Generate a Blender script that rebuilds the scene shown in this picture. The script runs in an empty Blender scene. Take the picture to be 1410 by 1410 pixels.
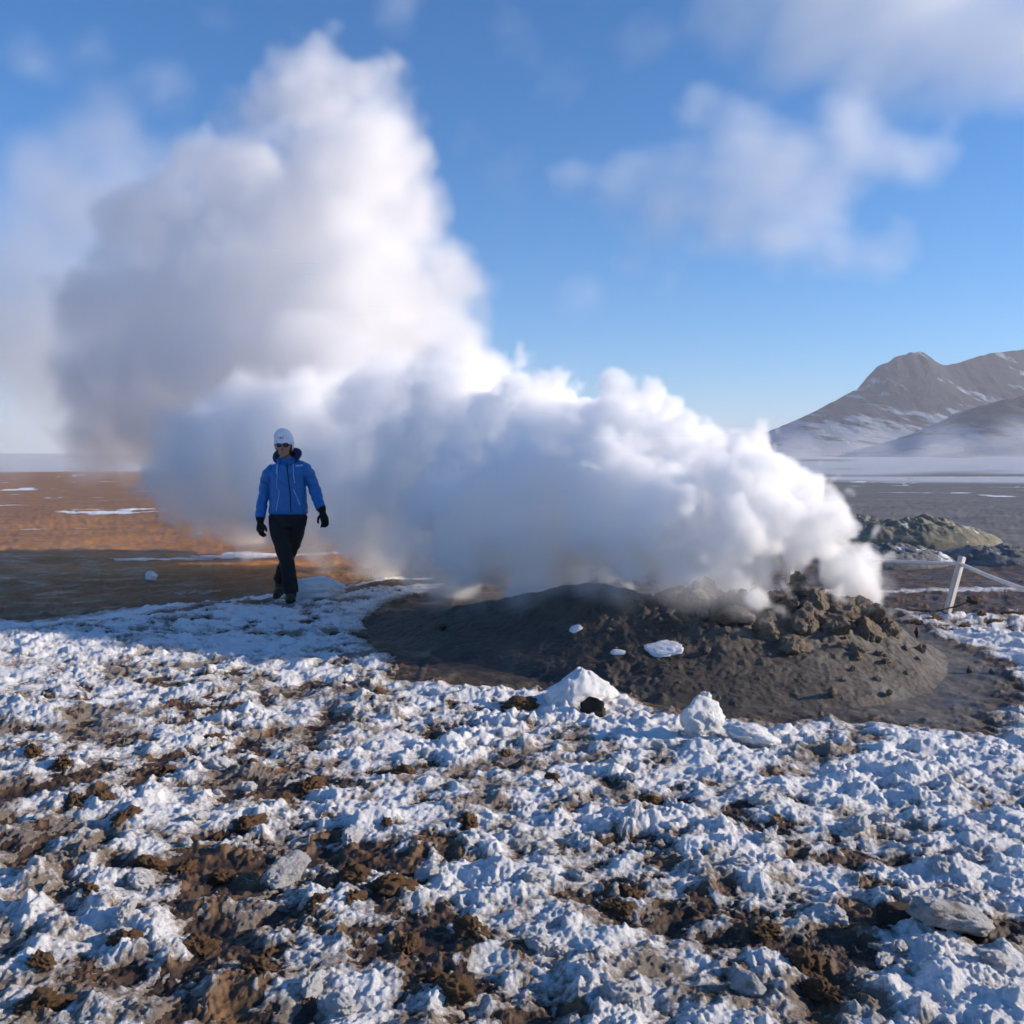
import bpy, math, random
import numpy as np
from mathutils import Vector, Matrix

# ------------------------------------------------------------------ camera, sky, sun, exposure
scene = bpy.context.scene
COL = scene.collection
FPX, CX, HY, CAMZ = 1250.0, 705.0, 640.0, 1.425      # focal length in photo pixels, centre column, horizon row, eye height

cam_data = bpy.data.cameras.new("camera")
cam_data.sensor_width = 36.0
cam_data.lens = 36.0 * FPX / 1410.0
cam_data.shift_y = -(705.0 - HY) / 1410.0
cam_data.clip_start = 0.05
cam_data.clip_end = 20000.0
camera = bpy.data.objects.new("camera", cam_data)
camera.location = (0, 0, CAMZ)
camera.rotation_euler = (math.radians(90), 0, 0)
COL.objects.link(camera)
scene.camera = camera

SUN_EL, SUN_AZ = math.radians(20), math.radians(91)   # azimuth from +Y (view direction) towards +X
sun_dir = Vector((math.sin(SUN_AZ) * math.cos(SUN_EL), math.cos(SUN_AZ) * math.cos(SUN_EL), math.sin(SUN_EL)))
world = bpy.data.worlds.new("World")
scene.world = world
world.use_nodes = True
wn = world.node_tree.nodes
wl = world.node_tree.links
bg = wn["Background"]
sky = wn.new("ShaderNodeTexSky")
sky.sky_type = 'NISHITA'
sky.sun_disc = False
sky.sun_elevation = SUN_EL
sky.sun_rotation = SUN_AZ
sky.altitude = 400
sky.air_density = 1.0
sky.dust_density = 0.05
sky.ozone_density = 6.0
grade = wn.new("ShaderNodeHueSaturation")
grade.inputs["Saturation"].default_value = 1.18
wl.new(sky.outputs[0], grade.inputs["Color"])
wl.new(grade.outputs[0], bg.inputs[0])
bg.inputs[1].default_value = 0.124
sun_data = bpy.data.lights.new("sun", 'SUN')
sun_data.energy = 5.0
sun_data.angle = math.radians(0.6)
sun_data.color = (1.0, 0.85, 0.68)
sun = bpy.data.objects.new("sun", sun_data)
sun.rotation_euler = sun_dir.to_track_quat('Z', 'Y').to_euler()
sun.location = (30, 0, 30)
COL.objects.link(sun)

scene.view_settings.view_transform = 'Standard'
scene.view_settings.look = 'None'
scene.view_settings.exposure = 0.5
scene.view_settings.gamma = 1.0
scene.view_settings.use_curve_mapping = False
scene.render.engine = 'CYCLES'
cy = scene.cycles
cy.use_denoising = True
cy.use_adaptive_sampling = True
cy.adaptive_threshold = 0.045
cy.max_bounces = 42
cy.diffuse_bounces = 3
cy.glossy_bounces = 2
cy.transmission_bounces = 2
cy.volume_bounces = 40
cy.transparent_max_bounces = 8
cy.volume_step_rate = 1.5
cy.volume_max_steps = 512
cy.sample_clamp_indirect = 8.0

def P(px, py, d):
    """A point of the place: the photo pixel's line of sight at depth d metres."""
    return Vector(((px - CX) / FPX * d, d, CAMZ - (py - HY) / FPX * d))

def G(px, py, z=0.0):
    """The point of the ground (height z) seen at that photo pixel."""
    d = (CAMZ - z) * FPX / (py - HY)
    return Vector(((px - CX) / FPX * d, d, z))

def mark(o, label=None, cat=None, group=None, kind=None):
    if label: o["label"] = label
    if cat: o["category"] = cat
    if group: o["group"] = group
    if kind: o["kind"] = kind
    return o
# ------------------------------------------------------------------ numpy noise
def _hash(ix, iy, iz, seed):
    h = (ix.astype(np.int64) * 374761393 + iy.astype(np.int64) * 668265263 + iz.astype(np.int64) * 2147483647 + seed * 1274126177) & 0xFFFFFFFF
    h = ((h ^ (h >> 13)) * 1274126177) & 0xFFFFFFFF
    h = ((h ^ (h >> 16)) * 2246822519) & 0xFFFFFFFF
    return (h ^ (h >> 15)) & 0xFFFFFFFF

def perlin2(x, y, seed=0):
    xi, yi = np.floor(x), np.floor(y)
    fx, fy = x - xi, y - yi
    u, v = fx * fx * fx * (fx * (fx * 6 - 15) + 10), fy * fy * fy * (fy * (fy * 6 - 15) + 10)
    z = np.zeros_like(xi)
    def g(ox, oy):
        a = _hash(xi + ox, yi + oy, z, seed) * (2 * math.pi / 4294967296.0)
        return np.cos(a) * (fx - ox) + np.sin(a) * (fy - oy)
    n0 = g(0, 0) * (1 - u) + g(1, 0) * u
    n1 = g(0, 1) * (1 - u) + g(1, 1) * u
    return (n0 * (1 - v) + n1 * v) * 1.5

def fbm2(x, y, octaves=4, seed=0, gain=0.5, lac=2.03):
    s, a, t = 0.0, 1.0, 0.0
    for i in range(octaves):
        s = s + a * perlin2(x + 17.3 * i, y - 9.1 * i, seed + i * 13)
        t += a
        a *= gain
        x, y = x * lac, y * lac
    return s / t * 1.4

def worley2(x, y, seed=0, jitter=0.9):
    xi, yi = np.floor(x), np.floor(y)
    z = np.zeros_like(xi)
    best = np.full_like(x, 9.0)
    for oy in (-1, 0, 1):
        for ox in (-1, 0, 1):
            h1 = _hash(xi + ox, yi + oy, z, seed) / 4294967296.0
            h2 = _hash(xi + ox, yi + oy, z + 7, seed) / 4294967296.0
            dx = xi + ox + 0.5 + (h1 - 0.5) * jitter - x
            dy = yi + oy + 0.5 + (h2 - 0.5) * jitter - y
            best = np.minimum(best, dx * dx + dy * dy)
    return np.sqrt(best)

def noise3(p, seed=0):
    """Value noise on an (n, 3) array, about -1..1."""
    i = np.floor(p); f = p - i; u = f * f * (3 - 2 * f); r = 0.0
    for a in (0, 1):
        for b in (0, 1):
            for c in (0, 1):
                w = (u[:, 0] if a else 1 - u[:, 0]) * (u[:, 1] if b else 1 - u[:, 1]) * (u[:, 2] if c else 1 - u[:, 2])
                r = r + w * (_hash(i[:, 0] + a, i[:, 1] + b, i[:, 2] + c, seed) / 2147483648.0 - 1.0)
    return r

def fbm3(p, octaves=4, seed=0, gain=0.5):
    s, a = 0.0, 1.0
    for i in range(octaves):
        s = s + a * noise3(p, seed + 31 * i); a *= gain; p = p * 2.03 + 5.7
    return s

def sstep(a, b, x):
    t = np.clip((x - a) / (b - a), 0, 1)
    return t * t * (3 - 2 * t)

def poly_sd(x, y, pts):
    """Signed distance to a closed polygon, negative inside."""
    d2 = np.full_like(x, 1e9); inside = np.zeros(x.shape, bool)
    n = len(pts)
    for k in range(n):
        ax, ay = pts[k]; bx, by = pts[(k + 1) % n]
        ex, ey = bx - ax, by - ay
        t = np.clip(((x - ax) * ex + (y - ay) * ey) / (ex * ex + ey * ey), 0, 1)
        d2 = np.minimum(d2, (x - ax - t * ex) ** 2 + (y - ay - t * ey) ** 2)
        c = ((ay > y) != (by > y)) & (x < ex * (y - ay) / (ey if abs(ey) > 1e-9 else 1e-9) + ax)
        inside ^= c
    return np.where(inside, -1, 1) * np.sqrt(d2)

def gpoly(rows, z=0.0):
    return [(G(px, py, z).x, G(px, py, z).y) for px, py in rows]

# ------------------------------------------------------------------ the lie of the land
CREST_X = np.array([-60, -4.6, -3.6, -2.2, -1.6, -0.9, 0.2, 1.0, 60])
CREST_Y = np.array([6.6, 7.2, 8.0, 9.5, 10.4, 10.8, 11.5, 13.0, 13.0])    # behind this line the snowy rise falls away to the plain
APRON = gpoly([(500, 872), (545, 905), (575, 935), (700, 942), (800, 935), (865, 925), (900, 965), (985, 990), (1085, 985), (1190, 985), (1340, 1003), (1362, 975), (1388, 945), (1372, 915), (1330, 895), (1270, 873), (1225, 852), (1180, 800), (900, 790), (640, 800), (530, 838)])

def base_height(x, y):
    cy_ = np.interp(x, CREST_X, CREST_Y)
    z = 0.03 * fbm2(x * 0.45 + 3, y * 0.45, 3, 5) * sstep(60, 20, y)
    left = sstep(1.5, -0.5, x)
    z = z - left * (0.10 * sstep(0.0, 2.6, y - cy_) + 0.22 * sstep(1.5, 14, y - cy_))
    z = z - (1 - left) * 0.22 * sstep(9, 14, y)
    z = z + 0.03 * left * sstep(2.5, 0.0, np.abs(y - cy_ + 0.6)) * sstep(-0.8, -2.0, x)
    r = np.sqrt(x * x + y * y)
    far = np.clip(r - 90, 0, None)
    z = z + far * 0.012 * sstep(0, 300, far) * sstep(-0.2, 0.3, y / np.maximum(r, 1))
    z = z + sstep(40, 200, r) * fbm2(x * 0.012, y * 0.012, 3, 91) * 0.6
    z = z + sstep(8, 16, y) * sstep(60, 30, r) * (0.045 * fbm2(x * 0.9, y * 0.9, 4, 92, 0.6) + 0.02 * fbm2(x * 4, y * 4, 2, 93))
    return z

def mud_relief(x, y, near):
    big = fbm2(x * 1.7, y * 1.7, 3, 11)
    clod = fbm2(x * 7.0, y * 7.0, 4, 21, 0.55)
    w = worley2(x * 9 + 0.3 * fbm2(x * 5, y * 5, 2, 3), y * 9, 33)
    fine = fbm2(x * 34, y * 34, 3, 41, 0.6)
    bare = sstep(0.1, -0.3, poly_sd(x, y, APRON))      # washed smooth around the mound
    near = near * (1 - 0.65 * bare)
    return near * (0.026 * big + 0.024 * clod + 0.036 * (0.5 - w) * sstep(0.1, 0.6, clod) + 0.007 * fine * (0.25 + sstep(0, .5, clod)))

BIAS = [  # photo pixel, how far the snow closes over the mud there
    (60, 905, .20), (200, 900, .18), (330, 870, .18), (430, 850, .22), (300, 960, .08), (60, 990, .16), (150, 1060, .02), (300, 1060, .0), (450, 1000, .10), (600, 980, .10),
    (700, 980, .22), (900, 1010, .30), (1000, 1040, .22), (1150, 1020, .32), (1330, 1040, .40), (1400, 1000, .40), (50, 1150, .05), (50, 1250, .05), (200, 1150, .05), (420, 1100, .10), (300, 1200, -.16), (420, 1160, .02),
    (560, 1090, .16), (560, 1180, -.08), (700, 1100, .12), (690, 1200, .30), (560, 1290, -.12), (430, 1300, .0), (250, 1280, .03), (120, 1330, .0), (300, 1390, .0), (480, 1380, .06), (600, 1350, -.08), (720, 1330, .10),
    (850, 1140, .14), (850, 1070, .12), (980, 1120, .16), (1000, 1200, .18), (860, 1230, -.06), (880, 1300, .05), (960, 1330, .14), (1080, 1270, .22), (1100, 1130, .16), (1200, 1130, .16), (1200, 1180, -.02), (1150, 1340, -.18),
    (1290, 1180, .28), (1380, 1120, .34), (1380, 1230, .30), (1230, 1270, .0), (1320, 1300, .16), (1270, 1370, .20), (1390, 1380, .18), (1040, 1390, .18), (1400, 930, .36), (1390, 870, .34), (1290, 852, .22), (1350, 860, .10), (1250, 845, .30)]
BW = np.array([(G(a, b).x, G(a, b).y, c) for a, b, c in BIAS])

def snow_cover(x, y):
    """Positive where snow lies; about 0..1."""
    lx, ly = np.log(np.maximum(y, 0.6)), x / np.maximum(y, 0.6)      # neighbourhoods grow with distance from where we stand
    num = np.zeros_like(x); den = np.zeros_like(x)
    for bx, by, b in BW:
        w = 1.0 / ((lx - math.log(by)) ** 2 * 9 + (ly - bx / by) ** 2 * 16 + 0.02) ** 2
        num += w * b; den += w
    bias = num / den
    bias = np.where(y < 1.9, 0.05, bias)
    c = 0.36 * fbm2(x * 2.0 + 0.4 * y, y * 2.3, 3, 51, 0.55) + 0.46 * fbm2(x * 6.3, y * 6.9, 4, 61, 0.6) + 0.14 * fbm2(x * 27, y * 27, 3, 71, 0.65)
    c = c + bias * 1.15 + 0.05 + 0.03 * sstep(0.5, -0.5, x)
    sd = poly_sd(x, y, APRON) + 0.12 * fbm2(x * 2.2, y * 2.2, 3, 81) + 0.03 * fbm2(x * 11, y * 11, 2, 82)
    c = np.where(sd < 0.25, np.minimum(c, -0.25 + sd * 3.0), c)
    # the far edge of the lumpy snow, and the smooth snow strip on the ground just beyond it
    cy_ = np.interp(x, CREST_X, CREST_Y)
    t = y - cy_
    wob = 0.25 * fbm2(x * 1.1, y * 1.1, 3, 85)
    rim = sstep(0.35, -0.1, t + wob)
    c = c * rim - 0.55 * (1 - rim)
    strip = (0.5 - np.abs(t - 0.95 - 0.02 * x + 0.5 * wob) * np.interp(x, [-12, -5, -2.6, -1.6, -1.0], [.55, .75, 1.0, 1.6, 4])) * sstep(-0.6, -1.4, x)
    c = np.maximum(c, np.where(x < -0.6, strip, -1))
    # streaks of snow out on the plain
    pl = fbm2(x * 0.10, y * 0.42, 4, 95, 0.6) - 0.44 + 0.10 * sstep(20, 60, y) - 0.25 * sstep(0, 3, x) * sstep(40, 20, y)
    c = np.where(t > 2.6, pl * 1.6, c)
    pr = 0.25 - np.abs(y - 10.3 - 0.1 * x + 0.6 * wob) * 0.9                          # pale strip beyond the fence on the right
    c = np.where((x > 2.2) & (y > 9.0), np.maximum(pr, pl * 1.3), c)
    c = np.where((x <= 2.2) & (x > -0.5) & (y > 8.0), np.minimum(c, -0.1), c)
    rr = (x > 2.9) & (y > 8.55) & (y < 9.25)
    c = np.where(rr, np.minimum(c, -0.1 + 0.3 * fbm2(x * 3, y * 3, 3, 96)), c)
    return c

def snow_thickness(x, y, c):
    e = np.clip(c * 1.9, 0, 1)
    h = e ** 0.72
    near = sstep(16, 7, y) * np.where((x > 2.0) & (y > 9.0), 0.12, 1.0) * (1 - 0.75 * sstep(0.2, 0.7, y - np.interp(x, CREST_X, CREST_Y)) * (x < 0))
    lumps = 0.5 - worley2(x * 7.5 + 0.35 * fbm2(x * 8, y * 8, 2, 101), y * 8, 102)
    pop = 0.5 - worley2(x * 19 + 0.3 * perlin2(x * 16, y * 16, 3), y * 19, 103)
    pop2 = 0.5 - worley2(x * 55, y * 55, 104)
    rug = sstep(-0.15, 0.45, fbm2(x * 1.6, y * 1.6, 3, 107) + 0.25 * (c - 0.2))      # how tumbled the crust is
    body = 0.006 + 0.026 * np.clip(fbm2(x * 3.1, y * 3.1, 3, 105) + 0.35, 0, 1.4) * (0.35 + 0.65 * rug) + 0.025 * np.clip(c - 0.15, 0, 0.6) + 0.035 * np.clip(fbm2(x * 2.1, y * 2.1, 2, 108), 0, 1)
    smooth = sstep(-0.3, 0.5, fbm2(x * 0.9, y * 0.9, 2, 106) + np.clip((x - 1.0) * 0.5, -0.2, 0.4))   # some crusts are smoother
    t = h * (body + near * ((0.006 + 0.044 * rug) * lumps + (0.004 + 0.013 * rug) * (1 - 0.5 * smooth) * pop + (0.0035 + 0.005 * rug) * pop2))
    t = t * (0.25 + 0.75 * near)
    return np.where(c > 0, np.maximum(t, 0.002), -0.02)

# polar sheet around the viewer: fine where the photograph looks, coarse elsewhere
th = math.radians(33)
ang = np.concatenate([np.linspace(-math.pi, -th, 46)[:-1], np.arctan(np.linspace(-math.tan(th), math.tan(th), 960)), np.linspace(th, math.pi, 46)[1:]])
pys = np.concatenate([np.arange(1470, 860, -0.95), np.arange(860, 690, -1.25), np.linspace(690, 650, 40)])
rad = np.concatenate([[0.25, 0.6, 1.0, 1.4, 1.7, 1.95], CAMZ * FPX / (pys - HY), np.geomspace(200, 3800, 40)])
A, R = np.meshgrid(ang, rad)
GX, GY = (R * np.sin(A)), (R * np.cos(A))

def polar_height(X, Y):
    nearw = sstep(22, 9, np.sqrt(X * X + Y * Y))
    return base_height(X, Y) + mud_relief(X, Y, nearw)

def chunked(fn, *arrs):
    out = [fn(*[a[i:i + 120] for a in arrs]) for i in range(0, arrs[0].shape[0], 120)]
    return np.concatenate(out)

GZ = chunked(polar_height, GX, GY)
SC = chunked(snow_cover, GX, GY)
ST = chunked(snow_thickness, GX, GY, SC)
# trodden snow sits on the higher ground, wet mud in the hollows
GZ = GZ + np.where(SC > 0, 0.0, -0.012 * sstep(0, -0.25, SC)) * sstep(16, 8, R)

def sheet(name, X, Y, Z, keep=None, wrap=False, attrs=None, mat=None, smooth=True):
    nr, nc = X.shape
    idx = np.arange(nr * nc).reshape(nr, nc)
    a, b, c, d = idx[:-1, :-1].ravel(), idx[:-1, 1:].ravel(), idx[1:, 1:].ravel(), idx[1:, :-1].ravel()
    quads = np.stack([a, b, c, d], 1)
    if keep is not None: quads = quads[keep.ravel()]
    co = np.stack([X.ravel(), Y.ravel(), Z.ravel()], 1)
    if keep is not None:
        used = np.unique(quads)
        remap = np.full(len(co), -1, np.int64); remap[used] = np.arange(len(used))
        quads = remap[quads]; co = co[used]
    else:
        used = None
    me = bpy.data.meshes.new(name)
    me.vertices.add(len(co)); me.vertices.foreach_set("co", co.astype(np.float32).ravel())
    me.loops.add(len(quads) * 4); me.loops.foreach_set("vertex_index", quads.astype(np.int32).ravel())
    me.polygons.add(len(quads)); me.polygons.foreach_set("loop_start", np.arange(0, len(quads) * 4, 4, dtype=np.int32))
    me.polygons.foreach_set("use_smooth", np.full(len(quads), smooth, bool))
    for k, v in (attrs or {}).items():
        v = v.reshape(-1, v.shape[-1]) if v.ndim == 3 else v.ravel()
        if used is not None: v = v[used]
        if v.ndim == 2:
            at = me.attributes.new(k, 'FLOAT_COLOR', 'POINT')
            at.data.foreach_set("color", np.concatenate([v, np.ones((len(v), 1))], 1).astype(np.float32).ravel())
        else:
            at = me.attributes.new(k, 'FLOAT', 'POINT')
            at.data.foreach_set("value", v.astype(np.float32).ravel())
    me.update(calc_edges=True)
    me.validate()
    if mat: me.materials.append(mat)
    o = bpy.data.objects.new(name, me)
    COL.objects.link(o)
    return o

# ------------------------------------------------------------------ materials
def new_mat(name):
    m = bpy.data.materials.new(name); m.use_nodes = True
    nt = m.node_tree
    return m, nt, nt.nodes["Principled BSDF"]

def node(nt, typ, **kw):
    n = nt.nodes.new(typ)
    for k, v in kw.items():
        if k in n.inputs: n.inputs[k].default_value = v
        else: setattr(n, k, v)
    return n

def noise_node(nt, scale, detail=4.0, rough=0.6, coord="Object"):
    tc = nt.nodes.new("ShaderNodeTexCoord")
    n = node(nt, "ShaderNodeTexNoise", Scale=scale, Detail=detail, Roughness=rough)
    nt.links.new(tc.outputs[coord], n.inputs["Vector"])
    return n

def ramp(nt, src, stops):
    r = nt.nodes.new("ShaderNodeValToRGB")
    el = r.color_ramp.elements
    while len(el) < len(stops): el.new(0.5)
    for e, (p, c) in zip(el, stops):
        e.position = p; e.color = (*c, 1) if len(c) == 3 else c
    nt.links.new(src, r.inputs[0])
    return r

def mix_rgb(nt, fac, a, b, mode='MIX'):
    m = nt.nodes.new("ShaderNodeMix"); m.data_type = 'RGBA'; m.blend_type = mode
    for sock, v in ((m.inputs[0], fac), (m.inputs[6], a), (m.inputs[7], b)):
        if isinstance(v, (int, float)): sock.default_value = v
        elif isinstance(v, tuple): sock.default_value = (*v, 1)
        else: nt.links.new(v, sock)
    return m.outputs[2]

def bump(nt, bsdf, src, strength=0.4, dist=0.01):
    b = node(nt, "ShaderNodeBump", Strength=strength, Distance=dist)
    nt.links.new(src, b.inputs["Height"])
    nt.links.new(b.outputs[0], bsdf.inputs["Normal"])
    return b

def earth_material(name):
    m, nt, bs = new_mat(name)
    at = node(nt, "ShaderNodeAttribute", attribute_name="tint")
    n1 = noise_node(nt, 22.0, 6.0, 0.7)
    n2 = noise_node(nt, 3.0, 4.0, 0.6)
    var = ramp(nt, n1.outputs[0], [(0.25, (0.6, 0.58, 0.56)), (0.5, (0.95, 0.95, 0.95)), (0.75, (1.35, 1.3, 1.25))])
    c = mix_rgb(nt, 1.0, at.outputs["Color"], var.outputs[0], 'MULTIPLY')
    var2 = ramp(nt, n2.outputs[0], [(0.3, (0.62, 0.60, 0.58)), (0.7, (1.25, 1.22, 1.2))])
    c = mix_rgb(nt, 1.0, c, var2.outputs[0], 'MULTIPLY')
    nt.links.new(c, bs.inputs["Base Color"])
    rr = ramp(nt, n2.outputs[0], [(0.35, (0.42,) * 3), (0.65, (0.85,) * 3)])
    nt.links.new(rr.outputs[0], bs.inputs["Roughness"])
    bs.inputs["Specular IOR Level"].default_value = 0.35
    f = noise_node(nt, 130.0, 5.0, 0.7)
    bump(nt, bs, f.outputs[0], 0.55, 0.006)
    return m

def snow_material(name, tint=False):
    m, nt, bs = new_mat(name)
    n2 = noise_node(nt, 9.0, 4.0, 0.65)
    n3 = noise_node(nt, 60.0, 3.0, 0.6)
    white = ramp(nt, n2.outputs[0], [(0.3, (0.68, 0.69, 0.71)), (0.62, (0.86, 0.865, 0.87))])
    col = white.outputs[0]
    if tint:
        at = node(nt, "ShaderNodeAttribute", attribute_name="dirt")
        mm = nt.nodes.new("ShaderNodeMath"); mm.operation = 'MULTIPLY_ADD'
        nt.links.new(n3.outputs[0], mm.inputs[0]); mm.inputs[1].default_value = 0.9
        nt.links.new(at.outputs["Fac"], mm.inputs[2])
        r = ramp(nt, mm.outputs[0], [(0.62, (0, 0, 0)), (1.25, (1, 1, 1))])
        col = mix_rgb(nt, r.outputs[0], col, (0.24, 0.195, 0.155))
    nt.links.new(col, bs.inputs["Base Color"])
    bs.inputs["Roughness"].default_value = 0.55
    bs.inputs["Specular IOR Level"].default_value = 0.3
    bs.inputs["Subsurface Weight"].default_value = 0.0
    f = noise_node(nt, 110.0, 6.0, 0.75)
    bump(nt, bs, f.outputs[0], 0.9, 0.016)
    return m

MAT_EARTH = earth_material("wet_earth")
MAT_SNOW = snow_material("old_snow", True)
MAT_SNOW_CLEAN = snow_material("fresh_snow")

def earth_tint(X, Y, Z):
    dark = np.array([0.036, 0.023, 0.017]); brown = np.array([0.14, 0.082, 0.044]); ochre = np.array([0.34, 0.160, 0.046]); grey = np.array([0.062, 0.055, 0.049]) + np.array([0.066, 0.061, 0.054]) * sstep(1.2, 2.6, X)[..., None]; plain_r = np.array([0.15, 0.135, 0.115])
    a = sstep(-0.25, 0.6, fbm2(X * 7, Y * 7, 4, 21, 0.55))[..., None]
    c = dark * (1 - a) + brown * a
    b = sstep(0.25, 0.7, fbm2(X * 3.3, Y * 3.3, 3, 122))[..., None]
    c = c * (1 - 0.6 * b) + np.array([0.23, 0.125, 0.054]) * 0.6 * b
    sd = poly_sd(X, Y, APRON)
    ap = (sstep(0.15, -0.15, sd) * (0.55 + 0.45 * sstep(-1.0, 0.6, X)))[..., None]
    c = c * (1 - ap) + (grey * (0.8 + 0.4 * a)) * ap
    cy_ = np.interp(X, CREST_X, CREST_Y)
    pl = sstep(1.0, 3.0, Y - cy_)[..., None]
    side = sstep(1.0, 4.0, X)[..., None]
    o = sstep(-0.5, 0.5, fbm2(X * 0.25, Y * 0.6, 4, 123))[..., None]
    o = 0.5 + (o - 0.5) * sstep(90, 25, Y)[..., None]
    wet = sstep(7.5, 4.0, Y - cy_)[..., None]  # steam's cast shadow painted into the plain's near band, not damp
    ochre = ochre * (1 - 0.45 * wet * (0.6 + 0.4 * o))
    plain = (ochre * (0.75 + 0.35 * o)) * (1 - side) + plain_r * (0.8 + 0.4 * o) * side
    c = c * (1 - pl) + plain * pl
    r = np.sqrt(X * X + Y * Y)
    edge = np.interp(X / np.maximum(Y, 1), [-0.6, -0.3, 0.3, 0.6], [200, 190, 95, 88])
    snow = sstep(0, 14, r - edge + 10 * fbm2(X * 0.02, Y * 0.05, 3, 124))[..., None] * sstep(-0.65, -0.35, fbm2(X * 0.008, Y * 0.03, 3, 125))[..., None]
    c = c * (1 - snow) + np.array([0.52, 0.55, 0.60]) * snow
    return c

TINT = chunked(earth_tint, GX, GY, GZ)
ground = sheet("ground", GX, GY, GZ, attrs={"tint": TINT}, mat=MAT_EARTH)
mark(ground, kind="structure", label="dark wet brown mud running out to an ochre plain")
DIRT = np.clip(1.0 - SC * 2.0, 0, 1) * 0.64 + 0.36 * sstep(-0.1, 0.55, chunked(lambda x, y: fbm2(x * 1.5 + 5, y * 1.5, 4, 131, 0.6), GX, GY)) * sstep(14, 7, GY) - 0.1
keep = (np.maximum(np.maximum(ST[:-1, :-1], ST[1:, 1:]), np.maximum(ST[1:, :-1], ST[:-1, 1:])) > 0) & (R[:-1, :-1] < 150) & (R[:-1, :-1] > 0.5)
snow = sheet("snow_cover", GX, GY, GZ + ST, keep=keep, attrs={"dirt": DIRT}, mat=MAT_SNOW)
mark(snow, kind="stuff", label="lumpy trodden old snow lying in patches over the mud", cat="snow")

def ground_z(x, y, top=False):
    """Height of the mud (or of the snow on it) at a point."""
    X = np.array([[float(x)]]); Y = np.array([[float(y)]])
    z = polar_height(X, Y)
    if top:
        c = snow_cover(X, Y); z = z + np.maximum(snow_thickness(X, Y, c), 0)
    return float(z[0, 0])

# ------------------------------------------------------------------ the hill beyond the plain
def hill_height(X, Y):
    ridge_x = 14 + np.array([-400, 60, 140, 212, 241, 285, 320, 345, 356, 360, 366, 380, 392, 405, 416, 430, 464, 507, 560, 644, 800, 1000, 1400, 2200])
    ridge_z = np.array([0, 1, 4, 12, 26, 46, 64, 72, 77, 79, 82, 86, 88, 90, 91, 93, 103, 108, 111, 115, 112, 100, 70, 30.])
    crest = np.interp(X, ridge_x, ridge_z)
    yc = 900 + 0.1 * (X - 400)
    t = np.clip((yc - Y) / 330.0, -1.2, 1)
    f = np.where(t >= 0, 0.55 * (1 - t) ** 2.6 + 0.45 * np.clip(1 - t * 2.1, 0, 1) ** 1.3, np.clip(1 + t / 1.2, 0, 1))
    z = crest * f
    # a dark spur running down towards us on the right
    sx = np.interp(X, [250, 300, 340, 420, 560, 900, 1600], [0, 18, 38, 55, 66, 60, 20.])
    ys = 640 + 0.05 * (X - 300)
    s = sx * np.exp(-((Y - ys) / np.where(Y > ys, 120, 70)) ** 2)
    z = np.maximum(z, s) + 0.25 * np.minimum(z, s)
    gul = fbm2(X * 0.022 + 0.2 * fbm2(X * 0.01, Y * 0.01, 2, 7), Y * 0.006, 4, 141, 0.6)
    z = z + z * 0.07 * gul * np.clip(t * 3, 0.03, 1) + sstep(10, 60, z) * np.clip(t * 4, 0.05, 1) * 3.0 * fbm2(X * 0.05, Y * 0.05, 4, 142, 0.6) + np.clip(z / 60, 0, 1) * 0.8 * fbm2(X * 0.12, Y * 0.02, 3, 143)
    knob = 17 * sstep(350, 364, X + 3 * fbm2(Y * .08, X * .01, 2, 8)) * sstep(432, 402, X) * np.exp(-((Y - 888) / np.where(Y < 888, 26, 60)) ** 2)
    knob = knob * (1 + 0.10 * fbm2(X * 0.09, Y * 0.09, 3, 144))
    return z + knob + 0.2
hx, hy = np.meshgrid(np.concatenate([np.linspace(-100, 200, 40)[:-1], np.linspace(200, 620, 380), np.linspace(620, 2000, 60)[1:]]), np.concatenate([np.linspace(430, 980, 300), np.linspace(985, 1300, 12)]))
HZ = hill_height(hx, hy) + base_height(hx, hy) - 1.2
def hill_snow(X, Y, Z):
    low = sstep(60, 4, Z - base_height(X, Y))
    st = fbm2(X * 0.05 + 0.02 * Y, Y * 0.012, 5, 151, 0.66)
    dg_ = fbm2(X * 0.035 + 0.05 * Z, Z * 0.02 + Y * 0.004, 5, 152, 0.68)
    s = sstep(0.0, 0.6, st * 0.7 + dg_ * 1.0 + low * 0.85 - 0.12)
    spur = np.exp(-((Y - 640) / 80) ** 2) * sstep(285, 330, X) * sstep(10, 25, Z - base_height(X, Y))
    return s * (1 - 0.75 * spur)
m_hill, nt, bs = new_mat("hill_rock_and_snow")
at = node(nt, "ShaderNodeAttribute", attribute_name="snow")
n1 = noise_node(nt, 0.07, 9.0, 0.75)
rock_c = ramp(nt, n1.outputs[0], [(0.3, (0.014, 0.015, 0.018)), (0.7, (0.042, 0.043, 0.048))])
sumn = nt.nodes.new("ShaderNodeMath"); sumn.operation = 'MULTIPLY_ADD'
nt.links.new(n1.outputs[0], sumn.inputs[0]); sumn.inputs[1].default_value = 0.5; nt.links.new(at.outputs["Fac"], sumn.inputs[2])
sr = ramp(nt, sumn.outputs[0], [(0.45, (0, 0, 0)), (1.25, (1, 1, 1))])
nt.links.new(mix_rgb(nt, sr.outputs[0], rock_c.outputs[0], (0.42, 0.45, 0.50)), bs.inputs["Base Color"])
bs.inputs["Roughness"].default_value = 0.9
bump(nt, bs, n1.outputs[0], 1.0, 6.0)
hill = sheet("hill", hx, hy, HZ, attrs={"snow": hill_snow(hx, hy, HZ)}, mat=m_hill)
mark(hill, kind="structure", label="bare grey hill with a crag and snow on its lower slopes")

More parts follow.
